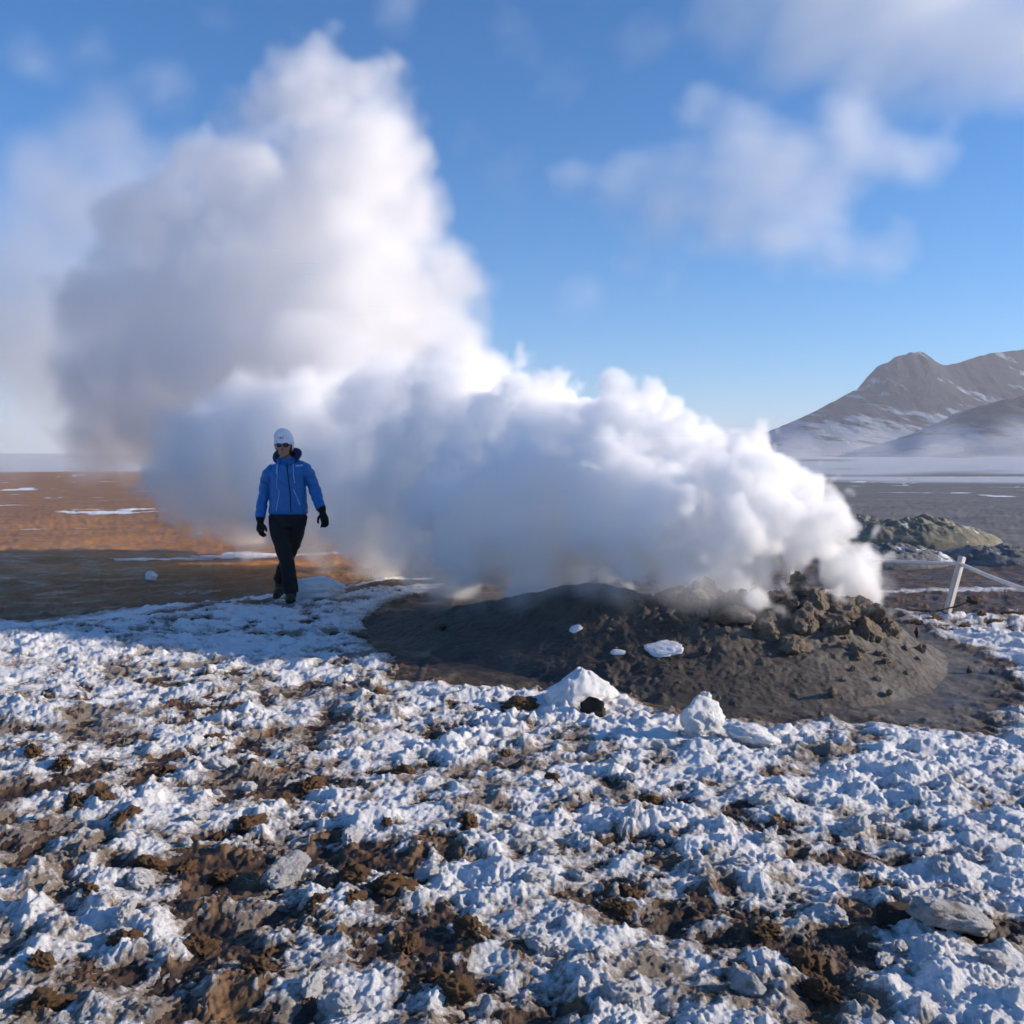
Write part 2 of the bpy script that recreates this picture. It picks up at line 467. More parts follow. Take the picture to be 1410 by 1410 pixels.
# ------------------------------------------------------------------ air
haze_me = bpy.data.meshes.new("haze")
xs, ys_, zs = (-4100, 4100), (-4100, 4100), (-8, 150)
haze_me.from_pydata([(x, y, z) for x in xs for y in ys_ for z in zs], [], [(0, 1, 3, 2), (4, 6, 7, 5), (0, 4, 5, 1), (2, 3, 7, 6), (0, 2, 6, 4), (1, 5, 7, 3)])
haze = bpy.data.objects.new("haze", haze_me); COL.objects.link(haze)
m_haze, nt, bs = new_mat("haze_air"); nt.nodes.remove(bs)
pv = node(nt, "ShaderNodeVolumePrincipled", Density=0.00036, Anisotropy=0.1); pv.inputs["Color"].default_value = (0.78, 0.80, 0.88, 1)
nt.links.new(pv.outputs[0], nt.nodes["Material Output"].inputs["Volume"])
haze_me.materials.append(m_haze)
mark(haze, "thin pale air between the viewer and the hill", "haze", kind="stuff")
# ------------------------------------------------------------------ mesh helpers
import bmesh
from mathutils.bvhtree import BVHTree

def add_obj(name, me, mat=None, parent=None, loc=None, rot=None, scale=None):
    if mat and not me.materials: me.materials.append(mat)
    o = bpy.data.objects.new(name, me)
    COL.objects.link(o)
    if parent: o.parent = parent
    if loc is not None: o.location = loc
    if rot is not None: o.rotation_euler = rot
    if scale is not None: o.scale = scale if hasattr(scale, "__len__") else (scale,) * 3
    return o

def empty(name, loc=(0, 0, 0), rot=(0, 0, 0)):
    o = bpy.data.objects.new(name, None)
    o.empty_display_size = 0.2
    COL.objects.link(o); o.location = loc; o.rotation_euler = rot
    return o

def ico(sub):
    bm = bmesh.new(); bmesh.ops.create_icosphere(bm, subdivisions=sub, radius=1.0)
    bm.verts.index_update()
    v = np.array([x.co[:] for x in bm.verts]); f = [[q.index for q in p.verts] for p in bm.faces]
    bm.free()
    return v, f
ICO = {s: ico(s) for s in (2, 3, 4, 5)}

def mesh_from(name, v, f, smooth=True, mat=None):
    me = bpy.data.meshes.new(name)
    me.from_pydata([tuple(map(float, p)) for p in v], [], f)
    me.polygons.foreach_set("use_smooth", np.full(len(f), smooth, bool))
    me.update()
    if mat: me.materials.append(mat)
    return me

def rock_shape(seed, sub=4, facets=11, rough=0.10, squash=(1, 1, 1), grain=0.03):
    """An angular broken stone: a ball cut by planes, then weathered."""
    rng = np.random.default_rng(seed)
    v, f = ICO[sub]; v = v.copy()
    for k in range(facets):
        n = rng.normal(size=3); n /= np.linalg.norm(n)
        d = rng.uniform(0.42, 0.82)
        over = np.clip(v @ n - d, 0, None)
        v -= np.outer(over * 0.96, n)
    nrm = v / np.linalg.norm(v, axis=1)[:, None]
    v += nrm * (rough * fbm3(v * 2.2 + seed, 3, seed) + grain * fbm3(v * 9 + seed, 3, seed + 5))[:, None]
    return v * np.array(squash), f

def lump_shape(seed, sub=4, amp=0.22, pop=0.10, squash=(1, 1, 0.6)):
    """A crumbly lump of snow or earth."""
    v, f = ICO[sub]; v = v.copy(); nrm = v.copy()
    n = fbm3(v * 1.3 + seed * 3.3, 2, seed)
    b = fbm3(v * 3.1 + seed, 5, seed + 3, 0.62)
    v += nrm * (amp * n + pop * b)[:, None]
    return v * np.array(squash), f

# ------------------------------------------------------------------ fumarole mound
def stone_material(name, dark, light, accent, scale=9.0, wet=False):
    m, nt, bs = new_mat(name)
    n1 = noise_node(nt, scale, 7.0, 0.7); n2 = noise_node(nt, scale * 0.35, 4.0, 0.6); n3 = noise_node(nt, scale * 9, 5.0, 0.75)
    a = ramp(nt, n1.outputs[0], [(0.3, dark), (0.62, light), (0.8, tuple(min(1, c * 1.35) for c in light))])
    r = ramp(nt, n2.outputs[0], [(0.52, (0, 0, 0)), (0.68, (1, 1, 1))])
    nt.links.new(mix_rgb(nt, r.outputs[0], a.outputs[0], accent), bs.inputs["Base Color"])
    bs.inputs["Roughness"].default_value = 0.6 if wet else 0.85
    bs.inputs["Specular IOR Level"].default_value = 0.4 if wet else 0.25
    bump(nt, bs, n3.outputs[0], 0.7, 0.012)
    if wet:      # clay drier to the right; sunlit right and shaded left painted in too
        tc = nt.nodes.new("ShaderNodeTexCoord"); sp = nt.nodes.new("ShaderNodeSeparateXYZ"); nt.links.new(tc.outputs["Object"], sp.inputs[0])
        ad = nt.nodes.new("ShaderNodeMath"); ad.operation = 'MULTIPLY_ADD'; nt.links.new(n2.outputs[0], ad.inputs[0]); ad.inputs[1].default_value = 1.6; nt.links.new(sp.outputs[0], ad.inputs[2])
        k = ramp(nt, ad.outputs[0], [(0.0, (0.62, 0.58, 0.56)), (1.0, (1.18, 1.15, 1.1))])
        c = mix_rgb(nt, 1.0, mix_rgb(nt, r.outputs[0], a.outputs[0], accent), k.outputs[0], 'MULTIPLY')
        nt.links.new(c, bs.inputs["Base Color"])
    return m
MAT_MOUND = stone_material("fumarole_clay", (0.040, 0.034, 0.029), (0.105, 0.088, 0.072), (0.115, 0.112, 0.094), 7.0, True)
MAT_CRAG = stone_material("crag_rock", (0.07, 0.052, 0.040), (0.24, 0.185, 0.135), (0.19, 0.18, 0.145), 14.0)
MAT_STONE = stone_material("dark_stone", (0.018, 0.014, 0.012), (0.06, 0.045, 0.035), (0.04, 0.03, 0.025), 14.0)
MAT_CLOD = stone_material("brown_clod", (0.045, 0.026, 0.015), (0.17, 0.098, 0.048), (0.10, 0.058, 0.03), 20.0)

RX = np.array([-1.9, -1.35, -0.9, -0.35, 0.08, 0.52, 1.0, 1.39, 1.75, 1.93, 2.15, 2.3, 2.47, 2.66, 2.85, 3.05, 3.3, 3.6])
RZ = np.array([0.0, 0.03, 0.10, 0.24, 0.36, 0.47, 0.53, 0.55, 0.51, 0.51, 0.49, 0.45, 0.40, 0.36, 0.22, 0.08, 0.01, 0.0])
def mound_height(x, y):
    top = np.interp(x, RX, RZ)
    yc = np.interp(x, [-1.5, -0.35, 0.5, 1.4, 2.2, 3.2], [8.3, 7.7, 7.2, 6.8, 6.7, 6.85])
    wf = np.interp(x, [-1.5, -0.5, 0.3, 1.0, 2.0, 2.7, 3.3], [0.9, 1.3, 1.45, 1.6, 1.6, 1.2, 0.6])
    q = np.where(y < yc, (yc - y) / wf, (y - yc) / 1.5)
    q = np.clip(q, 0, 1)
    craggy = sstep(0.6, 1.5, x)
    prof = (1 - q) ** (1.25 + 0.35 * craggy) * (1 - 0.1 * q)
    h = top * prof
    env = np.clip(h / 0.25, 0, 1)
    rid = 1 - np.abs(fbm2(x * 2.6, y * 2.6, 4, 201, 0.6)) * 1.8
    env2 = sstep(0.16, 0.42, h) + 0.22 * sstep(0.05, 0.2, h)
    h = h + env2 * craggy * (0.07 * (rid - 0.5) * sstep(.15, .5, h) + 0.05 * (rid - 0.5) + 0.05 * fbm2(x * 5.5, y * 5.5, 5, 202, 0.62) + 0.06 * (0.45 - worley2(x * 5 + .3 * fbm2(x * 4, y * 4, 2, 9), y * 5, 203)))
    h = h + env * (0.03 * fbm2(x * 2.2, y * 2.2, 3, 204) + 0.012 * fbm2(x * 11, y * 11, 4, 205, 0.6))
    h = h + np.clip(h / 0.10, 0, 1) * (0.006 * fbm2(x * 28, y * 28, 3, 206) + 0.008 * np.clip(fbm2(x * 17, y * 17, 2, 207) - 0.25, 0, 1))
    # the steaming vents behind the rim
    for vx, vy, vr in ((1.95, 6.95, 0.22), (2.55, 6.95, 0.2), (1.2, 7.1, 0.25)):
        h = h - 0.25 * np.exp(-(((x - vx) ** 2 + (y - vy) ** 2) / vr ** 2))
    return h
mx, my = np.meshgrid(np.linspace(-1.9, 3.7, 620), np.linspace(4.75, 8.9, 420))
mh = mound_height(mx, my)
mz = polar_height(mx, my)
edge = mz + mh - 0.045 * (1 - sstep(0.0, 0.07, mh))
mound = empty("fumarole_mound", (1.9, 6.7, 0))
mark(mound, "dark crumbly clay mound with a craggy rim, steam pouring out of it", "mound")
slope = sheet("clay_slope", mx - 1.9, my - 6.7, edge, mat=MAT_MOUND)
slope.parent = mound
def mound_z(x, y):
    X, Y = np.array([[float(x)]]), np.array([[float(y)]])
    return float((polar_height(X, Y) + np.maximum(mound_height(X, Y), 0))[0, 0])

rocks = []
for k in range(10):
    v, f = rock_shape(300 + k, 5, 9 + k % 4, 0.20, (1, 0.85, 0.9 + 0.15 * (k % 4)), 0.075)
    rocks.append(mesh_from("rim_rock", v, f, True, MAT_CRAG))
rng = random.Random(4)
# the torn rim: the large blocks first
rim = [(1070, 818, 6.62, .17, .15), (1100, 812, 6.66, .19, .13), (1128, 812, 6.76, .17, .13), (1150, 812, 6.80, .15, .13), (1085, 845, 6.50, .17, .12), (1050, 845, 6.50, .16, .13), (1120, 845, 6.48, .17, .13), (1160, 840, 6.55, .17, .12),
       (1188, 838, 6.60, .14, .12), (1206, 844, 6.60, .10, .14), (1222, 862, 6.52, .10, .10), (1190, 866, 6.42, .17, .11), (1150, 872, 6.32, .18, .11), (1105, 872, 6.32, .17, .11), (1060, 880, 6.25, .15, .13), (1015, 832, 6.65, .17, .11),
       (975, 826, 6.72, .17, .10), (930, 822, 6.80, .18, .09), (1010, 866, 6.40, .15, .09), (1095, 905, 6.08, .13, .08), (1170, 900, 6.08, .12, .07), (880, 820, 6.9, .16, .07)]
for i, (px, py, d, s, h) in enumerate(rim):
    p = P(px, py, d)
    zb = mound_z(p.x, d)
    add_obj("rock", rocks[i % 10], None, mound, (p.x - 1.9, d - 6.7, zb - 0.05 * h), (rng.uniform(-.3, .3), rng.uniform(-.3, .3), rng.uniform(0, 6.3)), (s, s * rng.uniform(.8, 1.1), h))
for i in range(80):
    x = rng.uniform(0.7, 3.3); y = rng.uniform(5.1, 6.75)
    if mound_height(np.array([[x]]), np.array([[y]]))[0, 0] < 0.03 and rng.random() < .85: continue
    s = rng.choice([.018, .022, .028, .035, .05]) * rng.uniform(.8, 1.3)
    if x < 1.2: s *= .7
    add_obj("rock", rocks[rng.randrange(10)], None, mound, (x - 1.9, y - 6.7, mound_z(x, y) + s * .2), (rng.uniform(-.5, .5), rng.uniform(-.5, .5), rng.uniform(0, 6.3)), (s, s * rng.uniform(.7, 1.2), s * rng.uniform(.5, .9)))

# ------------------------------------------------------------------ single lumps of snow, stones and clods
MAT_SNOW_DIRTY, nt, bs = new_mat("dirty_crusted_snow")
n_ = noise_node(nt, 16.0, 6.0, 0.7); r_ = ramp(nt, n_.outputs[0], [(0.34, (0.20, 0.16, 0.125)), (0.48, (0.52, 0.52, 0.53)), (0.7, (0.70, 0.71, 0.73))])
nt.links.new(r_.outputs[0], bs.inputs["Base Color"]); bs.inputs["Roughness"].default_value = 0.6
n_ = noise_node(nt, 90.0, 6.0, 0.75); bump(nt, bs, n_.outputs[0], 1.0, 0.03)

def chunk(name, px, py, size, label, cat, seed, mat, shape="snow", sub=4, sq=(1, 1, .6), rot=(0, 0, 0), sink=0.25, group=None, z=None, d=None, on_mound=False, peak=0.0):
    if d is None:
        p = G(px, py)
    else:
        p = P(px, py, d)
    zz = mound_z(p.x, p.y) if on_mound else ground_z(p.x, p.y, False)
    if shape == "snow": v, f = lump_shape(seed, 5, 0.22, 0.13, sq)
    elif shape == "clod": v, f = lump_shape(seed, 5, 0.24, 0.28, sq)
    else: v, f = rock_shape(seed, sub, 10, 0.12, sq, 0.05)
    v = np.array(Matrix.Rotation(rot[0], 3, 'X') @ Matrix.Rotation(rot[1], 3, 'Y')) @ v.T
    v = v.T
    if peak: v[:, :2] *= (1 - peak * np.clip(v[:, 2:3] / v[:, 2].max(), 0, 1) ** 1.2)
    if on_mound:                                    # lies along the slope
        e_ = 0.06
        nn = Vector((mound_z(p.x - e_, p.y) - mound_z(p.x + e_, p.y), mound_z(p.x, p.y - e_) - mound_z(p.x, p.y + e_), 2 * e_)).normalized()
        v = (np.array(nn.to_track_quat('Z', 'Y').to_matrix()) @ v.T).T
    v[:, 2] -= v[:, 2].min() * (1 - sink)          # sits a little sunk into what carries it
    o = add_obj(name, mesh_from(name, v * size, f, True, mat), None, None, (p.x, p.y, zz), (0, 0, rot[2]))
    return mark(o, label, cat, group)

chunk("snow_chunk", 968, 1018, .105, "upright angular snow chunk standing at the foot of the clay mound", "snow chunk", 11, MAT_SNOW_CLEAN, sub=5, sq=(1, .55, .95), rot=(0, .25, .2), sink=.2)
chunk("snow_lump", 972, 1012, .030, "small round snow knob perched on top of the upright snow chunk", "snow chunk", 12, MAT_SNOW_CLEAN, sq=(1, .8, 1), z=0, sink=-4.6)
chunk("snow_chunk", 1032, 1030, .115, "low drooping snow lump leaning right of the upright snow chunk", "snow chunk", 13, MAT_SNOW_CLEAN, sub=5, sq=(1.15, .7, .5), rot=(0, .2, 0), sink=.35)
chunk("snow_heap", 800, 970, .17, "pointed snow heap with a bright ridge left of the clay mound's foot", "snow heap", 14, MAT_SNOW_CLEAN, sub=5, sq=(1.3, .9, .8), rot=(0, -.15, .4), sink=.45, peak=.8)
chunk("rock", 818, 985, .085, "dark angular stone with snow at its side, before the pointed snow heap", "rock", 15, MAT_STONE, "rock", sq=(1.1, .8, .8), sink=.25)
chunk("rock", 720, 975, .075, "brown stone half buried in snow left of the pointed snow heap", "rock", 16, MAT_CLOD, "clod", sq=(1.2, .8, .6), sink=.3)
chunk("snow_slab", 1312, 1290, .115, "tilted oval slab of crusted snow with a muddy brown underside", "snow slab", 17, MAT_SNOW_DIRTY, sub=5, sq=(1.1, .62, .36), rot=(-.2, .28, .15), sink=.30)
chunk("rock", 1240, 1275, .065, "black stone beside the tilted oval snow slab", "rock", 18, MAT_STONE, "rock", sq=(1.2, .8, .7), sink=.3)
chunk("snow_slab", 392, 1205, .088, "grey ice-crusted slab of snow lying aslant across dark mud", "snow slab", 19, MAT_SNOW_DIRTY, sub=5, sq=(.62, 1.1, .42), rot=(.2, .1, -.5), sink=.38)
chunk("snow_pile", 432, 826, .30, "bright rounded snow pile right behind the walking person's boots", "snow pile", 20, MAT_SNOW_CLEAN, sub=5, sq=(1.15, .7, .42), sink=.4)
chunk("snow_cone", 208, 783, .085, "tiny pointed cone of snow alone on the brown plain", "snow chunk", 21, MAT_SNOW_CLEAN, sq=(.9, .8, .8), sink=.3)
chunk("snow_chunk", 1030, 1372, .045, "smooth faceted block of snow in the lumpy foreground", "snow chunk", 22, MAT_SNOW_DIRTY, "rock", sq=(1, .9, .85), sink=.25)
chunk("snow_patch", 912, 876, .115, "elongated white snow patch lying on the dark slope of the mound", "snow patch", 23, MAT_SNOW_CLEAN, sq=(1.15, .75, .10), rot=(0, 0, 0), sink=.85, d=6.15, on_mound=True)
chunk("snow_patch", 850, 884, .045, "small grey snow remnant on the mound beside the elongated patch", "snow patch", 24, MAT_SNOW, sq=(1.2, .7, .14), rot=(0, 0, 0), sink=.85, d=6.2, on_mound=True)
chunk("snow_patch", 793, 862, .06, "faint bluish snow remnant high on the mound's shaded flank", "snow patch", 25, MAT_SNOW, sq=(.8, .8, .14), rot=(0, 0, 0), sink=.85, d=6.6, on_mound=True)
chunk("rock", 609, 860, .035, "small round black stone on the mound's long shaded tail", "rock", 26, MAT_STONE, "rock", sq=(1, .9, .9), sink=.2, d=7.3, on_mound=True)
chunk("rock", 1262, 880, .028, "small dark stub of stone on the wet mud apron", "rock", 27, MAT_STONE, "rock", sq=(.7, .7, 1.9), sink=.15)

rng = random.Random(12)
CLOD_SPOTS = [(105, 1110), (180, 1130), (300, 1150), (350, 1055), (150, 1105), (395, 1095), (120, 1240), (205, 1195), (250, 1190), (310, 1205), (180, 1300), (375, 1310), (365, 1340), (275, 1305), (60, 1330), (60, 1385), (545, 1230), (500, 1210), (490, 1245), (440, 1250),
              (560, 1310), (600, 1350), (620, 1370), (650, 1290), (530, 1140), (340, 1130), (430, 1080), (50, 1040), (700, 1040), (560, 1060), (870, 1240), (850, 1262), (900, 1110), (760, 1080), (1120, 1330), (1130, 1370), (1060, 1290), (520, 960), (300, 1010), (640, 1140), (230, 1060), (90, 1060)]
clods = [mesh_from("mud_clod", *lump_shape(500 + k, 5, .26, .34, (1, .8, .65)), True, MAT_CLOD) for k in range(6)]
for i, (px, py) in enumerate(CLOD_SPOTS):
    p = G(px + rng.uniform(-6, 6), py + rng.uniform(-5, 5)); s = rng.uniform(.028, .058)
    o = add_obj("mud_clod", clods[i % 6], None, None, (p.x, p.y, ground_z(p.x, p.y, True) - s * .15), (rng.uniform(-.3, .3), rng.uniform(-.3, .3), rng.uniform(0, 6.3)), (s * 1.2, s, s))
    mark(o, "rough brown clod of mud poking out of the foreground snow", "clod", "brown mud clods in the snowy foreground")
lumps = [mesh_from("snow_lump", *lump_shape(600 + k, 5, .22, .20, (1, .85, .7)), True, MAT_SNOW_CLEAN) for k in range(6)]
for i in range(70):
    px, py = rng.uniform(20, 1390), rng.uniform(1010, 1395)
    p = G(px, py)
    c = float(snow_cover(np.array([[p.x]]), np.array([[p.y]]))[0, 0])
    if c < 0.02: continue
    s = rng.uniform(.016, .042)
    o = add_obj("snow_lump", lumps[i % 6], None, None, (p.x, p.y, ground_z(p.x, p.y, True) + s * .2), (rng.uniform(-.4, .4), rng.uniform(-.4, .4), rng.uniform(0, 6.3)), (s * 1.25, s, s))
    mark(o, "loose lump of white snow lying on the foreground snow crust", "snow lump", "loose snow lumps in the foreground")

# ------------------------------------------------------------------ heaps beyond the fence, the rope fence, the dry twig
def heap_material(name, dark, light, snowy):
    m, nt, bs = new_mat(name)
    n1 = noise_node(nt, 3.5, 6.0, 0.7); n2 = noise_node(nt, 1.6, 5.0, 0.7)
    a = ramp(nt, n1.outputs[0], [(0.3, dark), (0.7, light)])
    r = ramp(nt, n2.outputs[0], [(snowy, (0, 0, 0)), (snowy + 0.04, (1, 1, 1))])
    nt.links.new(mix_rgb(nt, r.outputs[0], a.outputs[0], (0.74, 0.76, 0.79)), bs.inputs["Base Color"])
    bs.inputs["Roughness"].default_value = 0.85
    n3 = noise_node(nt, 25.0, 5.0, 0.7); bump(nt, bs, n3.outputs[0], 0.8, 0.03)
    return m
MAT_HEAP_OLIVE = heap_material("olive_heap", (0.13, 0.12, 0.085), (0.27, 0.25, 0.18), 0.60)
MAT_HEAP_DARK = heap_material("slate_heap", (0.09, 0.095, 0.095), (0.20, 0.205, 0.20), 0.60)
def heap(px, py, d, w, h, depth, seed, mat, label, skew=0.0):
    X, Y = np.meshgrid(np.linspace(-1, 1, 120), np.linspace(-1, 1, 70))
    r = np.sqrt((X - skew * (1 - Y * Y) * .3) ** 2 + Y ** 2)
    e = np.clip(1 - r ** 1.6, 0, 1)
    Z = e ** 0.5 * (1 + 0.35 * fbm2(X * 2.5 + seed, Y * 2.5, 4, seed)) + e * 0.35 * (0.4 - np.abs(fbm2(X * 5 + seed, Y * 3, 4, seed + 2, .6)))
    Z = Z * h - 0.03 * (e <= 0)
    p = P(px, py, d)
    o = sheet("mud_heap", X * w, Y * depth, Z, keep=(e[:-1, :-1] + e[1:, 1:] > 0), mat=mat)
    o.location = (p.x, d, ground_z(p.x, d) - 0.02)
    return mark(o, label, "heap")
heap(1262, 760, 19, 1.6, .46, 1.6, 31, MAT_HEAP_OLIVE, "olive heap streaked with snow, farthest behind the rope fence")
heap(1215, 790, 15.5, 1.1, .28, 1.0, 41, MAT_HEAP_DARK, "slate grey heap between the steam and the olive heap", .3)
heap(1385, 790, 15.5, 1.0, .28, 1.1, 61, MAT_HEAP_DARK, "snow-flecked slate heap right of the leaning fence post", -.4)
heap(1180, 760, 22, 1.3, .42, 1.3, 71, MAT_HEAP_DARK, "dim grey heap half lost in steam behind the mound")

def wood_material(name, a, b):
    m, nt, bs = new_mat(name)
    tc = nt.nodes.new("ShaderNodeTexCoord"); mp = nt.nodes.new("ShaderNodeMapping"); mp.inputs["Scale"].default_value = (60, 60, 5)
    nt.links.new(tc.outputs["Object"], mp.inputs[0])
    n = node(nt, "ShaderNodeTexNoise", Scale=1.0, Detail=5.0); nt.links.new(mp.outputs[0], n.inputs["Vector"])
    r = ramp(nt, n.outputs[0], [(0.3, a), (0.7, b)])
    nt.links.new(r.outputs[0], bs.inputs["Base Color"]); bs.inputs["Roughness"].default_value = 0.75
    bump(nt, bs, n.outputs[0], 0.4, 0.003)
    return m
MAT_WOOD = wood_material("weathered_white_wood", (0.42, 0.40, 0.37), (0.68, 0.66, 0.62))
MAT_ROPE, nt, bs = new_mat("pale_rope")
n = noise_node(nt, 90.0, 3.0); r_ = ramp(nt, n.outputs[0], [(0.3, (0.62, 0.60, 0.57)), (0.7, (0.82, 0.80, 0.77))]); nt.links.new(r_.outputs[0], bs.inputs["Base Color"]); bs.inputs["Roughness"].default_value = 0.85
bump(nt, bs, n.outputs[0], 0.6, 0.004)

def tube(points, radii, segs=10, cap=True):
    """A round tube along points: (verts, faces)."""
    pts = [Vector(p) for p in points]; v, f = [], []
    up = Vector((0, 0, 1)); prev = None
    for i, p in enumerate(pts):
        t = (pts[min(i + 1, len(pts) - 1)] - pts[max(i - 1, 0)]).normalized()
        a = prev if prev is not None else (t.cross(up) if abs(t.z) < .95 else t.cross(Vector((0, 1, 0))))
        a = (a - t * a.dot(t)).normalized(); b = t.cross(a); prev = a
        r = radii[i] if hasattr(radii, "__len__") else radii
        ra, rb = r if hasattr(r, "__len__") else (r, r)
        for k in range(segs):
            w = 2 * math.pi * k / segs
            v.append(p + a * math.cos(w) * ra + b * math.sin(w) * rb)
    n = len(pts)
    for i in range(n - 1):
        for k in range(segs):
            k2 = (k + 1) % segs
            f.append((i * segs + k, i * segs + k2, (i + 1) * segs + k2, (i + 1) * segs + k))
    if cap:
        f.append(tuple(range(segs))[::-1]); f.append(tuple((n - 1) * segs + k for k in range(segs)))
    return v, f

def bevel_box(name, sx, sy, sz, bev=0.006, mat=None):
    bm = bmesh.new(); bmesh.ops.create_cube(bm, size=1.0)
    bmesh.ops.scale(bm, vec=(sx, sy, sz), verts=bm.verts)
    bmesh.ops.translate(bm, vec=(0, 0, sz / 2), verts=bm.verts)
    bmesh.ops.bevel(bm, geom=bm.edges[:], offset=bev, segments=2, affect='EDGES')
    me = bpy.data.meshes.new(name); bm.to_mesh(me); bm.free()
    if mat: me.materials.append(mat)
    return me

def fence_post(base, top, label):
    b = Vector(base); t = Vector(top)
    b.z = ground_z(b.x, b.y, True) - 0.05
    ax = (t - b); L_ = ax.length
    root = empty("fence_post", b)
    root.rotation_euler = ax.to_track_quat('Z', 'Y').to_euler()
    add_obj("timber", bevel_box("timber", .052, .062, L_), MAT_WOOD, root, rot=(0, 0, .5))
    for s in (0.0,):
        v, f = tube([(0.035 * math.cos(q), 0.040 * math.sin(q), L_ - .075) for q in np.linspace(0, 2 * math.pi, 25)], .010, 8, False)
        add_obj("rope_loop", mesh_from("rope_loop", v, f, True, MAT_ROPE), None, root, rot=(0, 0, .5))
    return mark(root, label, "fence post", "posts of the rope fence"), t - ax.normalized() * .075
pb = G(1303, 842); ptop = P(1325, 766, pb.y)
post, tie = fence_post(pb, ptop, "leaning pale wooden fence post carrying the rope, on the snow edge")
lb = G(1085, 815); lb_top = P(1092, 752, lb.y)
post2, tie2 = fence_post(lb, lb_top, "fence post wrapped in steam behind the mound's rim")
rb = Vector((4.6, 7.4, 0)); rb_top = Vector((4.62, 7.38, .36))
post3, tie3 = fence_post(rb, rb_top, "fence post at the right-hand end of the sloping rope")
def rope(a, b, sag, label):
    pts = [a.lerp(b, t) - Vector((0, 0, sag * 4 * t * (1 - t))) for t in np.linspace(0, 1, 40)]
    v, f = tube(pts, .019, 10)
    mark(add_obj("fence_rope", mesh_from("fence_rope", v, f, True, MAT_ROPE)), label, "rope", "ropes of the fence")
rope(tie2, tie, .02, "white rope running from the leaning post into the steam")
rope(tie, tie3, .03, "white rope sloping down to the right of the leaning post")

MAT_TWIG = stone_material("dry_twig", (0.03, 0.02, 0.014), (0.09, 0.06, 0.04), (0.05, 0.035, 0.025), 40.0)
tw = empty("dry_twig", G(1318, 850))
tw.location.z = ground_z(tw.location.x, tw.location.y, True)
mark(tw, "thin dry twig with a dark seed clump lying right of the leaning post", "twig")
v, f = tube([(-.22, -.05, .005), (-.1, -.02, .03), (0, 0, .05), (.1, .02, .075), (.17, .03, .10)], [.007, .006, .006, .005, .004], 7); add_obj("stem", mesh_from("stem", v, f, True, MAT_TWIG), None, tw)
for a_, b_ in (((0, 0, .05), (.06, -.06, .09)), ((.1, .02, .075), (.12, -.05, .11)), ((-.1, -.02, .03), (-.05, -.09, .05))):
    v, f = tube([a_, b_], [.005, .003], 6); add_obj("side_stem", mesh_from("side_stem", v, f, True, MAT_TWIG), None, tw)
v, f = lump_shape(77, 3, .35, .2, (.06, .05, .035)); add_obj("seed_clump", mesh_from("seed_clump", v, f, True, MAT_TWIG), None, tw, (.17, .03, .10))
for i, (px, py) in enumerate([(1275, 842), (1288, 853), (1330, 862), (1352, 852), (1372, 858), (1312, 868), (1395, 850), (1262, 860)]):
    p = G(px, py); s = rng.uniform(.03, .06)
    o = add_obj("dark_clod", clods[i % 6], None, None, (p.x, p.y, ground_z(p.x, p.y, True) + s * .1), (0, 0, rng.uniform(0, 6)), (s * 1.6, s, s * .6))
    o.data = clods[i % 6]
    mark(o, "dark clod of earth on the snow between the mound and the fence", "clod", "dark clods by the fence")
# ------------------------------------------------------------------ the walking person
def plain_mat(name, col, rough=0.6, spec=0.3, nscale=60.0, bstr=0.3, bdist=0.002, var=0.25):
    m, nt, bs = new_mat(name)
    n = noise_node(nt, nscale, 4.0)
    r = ramp(nt, n.outputs[0], [(0.3, tuple(c * (1 - var) for c in col)), (0.7, tuple(min(1, c * (1 + var)) for c in col))])
    nt.links.new(r.outputs[0], bs.inputs["Base Color"])
    bs.inputs["Roughness"].default_value = rough; bs.inputs["Specular IOR Level"].default_value = spec
    bump(nt, bs, n.outputs[0], bstr, bdist)
    return m
M_JACKET = plain_mat("blue_shell_fabric", (0.003, 0.125, 0.38), 0.45, 0.45, 14.0, 0.8, 0.012, 0.12)
M_TRIM = plain_mat("pale_piping", (0.30, 0.42, 0.68), 0.5)
M_BLACK = plain_mat("black_fabric", (0.007, 0.007, 0.009), 0.7, 0.25, 14.0, 0.7, 0.010)
M_GLOVE = plain_mat("black_glove", (0.007, 0.007, 0.009), 0.7, 0.25)
M_HAT = plain_mat("white_knit", (0.78, 0.78, 0.80), 0.9, 0.1, 220.0, 0.8, 0.003, 0.06)
M_SKIN = plain_mat("skin", (0.34, 0.18, 0.12), 0.5, 0.4, 40.0, 0.1, 0.001, 0.06)
M_LIP = plain_mat("lips", (0.34, 0.13, 0.11), 0.5, 0.4, 40.0, 0.05, 0.001, 0.05)
M_HAIR = plain_mat("dark_hair", (0.02, 0.014, 0.010), 0.5, 0.4, 90.0, 0.5, 0.003)
M_LENS = plain_mat("dark_lens", (0.006, 0.006, 0.007), 0.12, 0.6, 5.0, 0.0, 0.001, 0.0)
M_BOOT = plain_mat("brown_boot", (0.035, 0.025, 0.018), 0.6, 0.4, 40.0)
M_SOLE = plain_mat("boot_sole", (0.02, 0.018, 0.017), 0.8)
M_DARKBLUE = plain_mat("hood_lining", (0.006, 0.014, 0.07), 0.7)

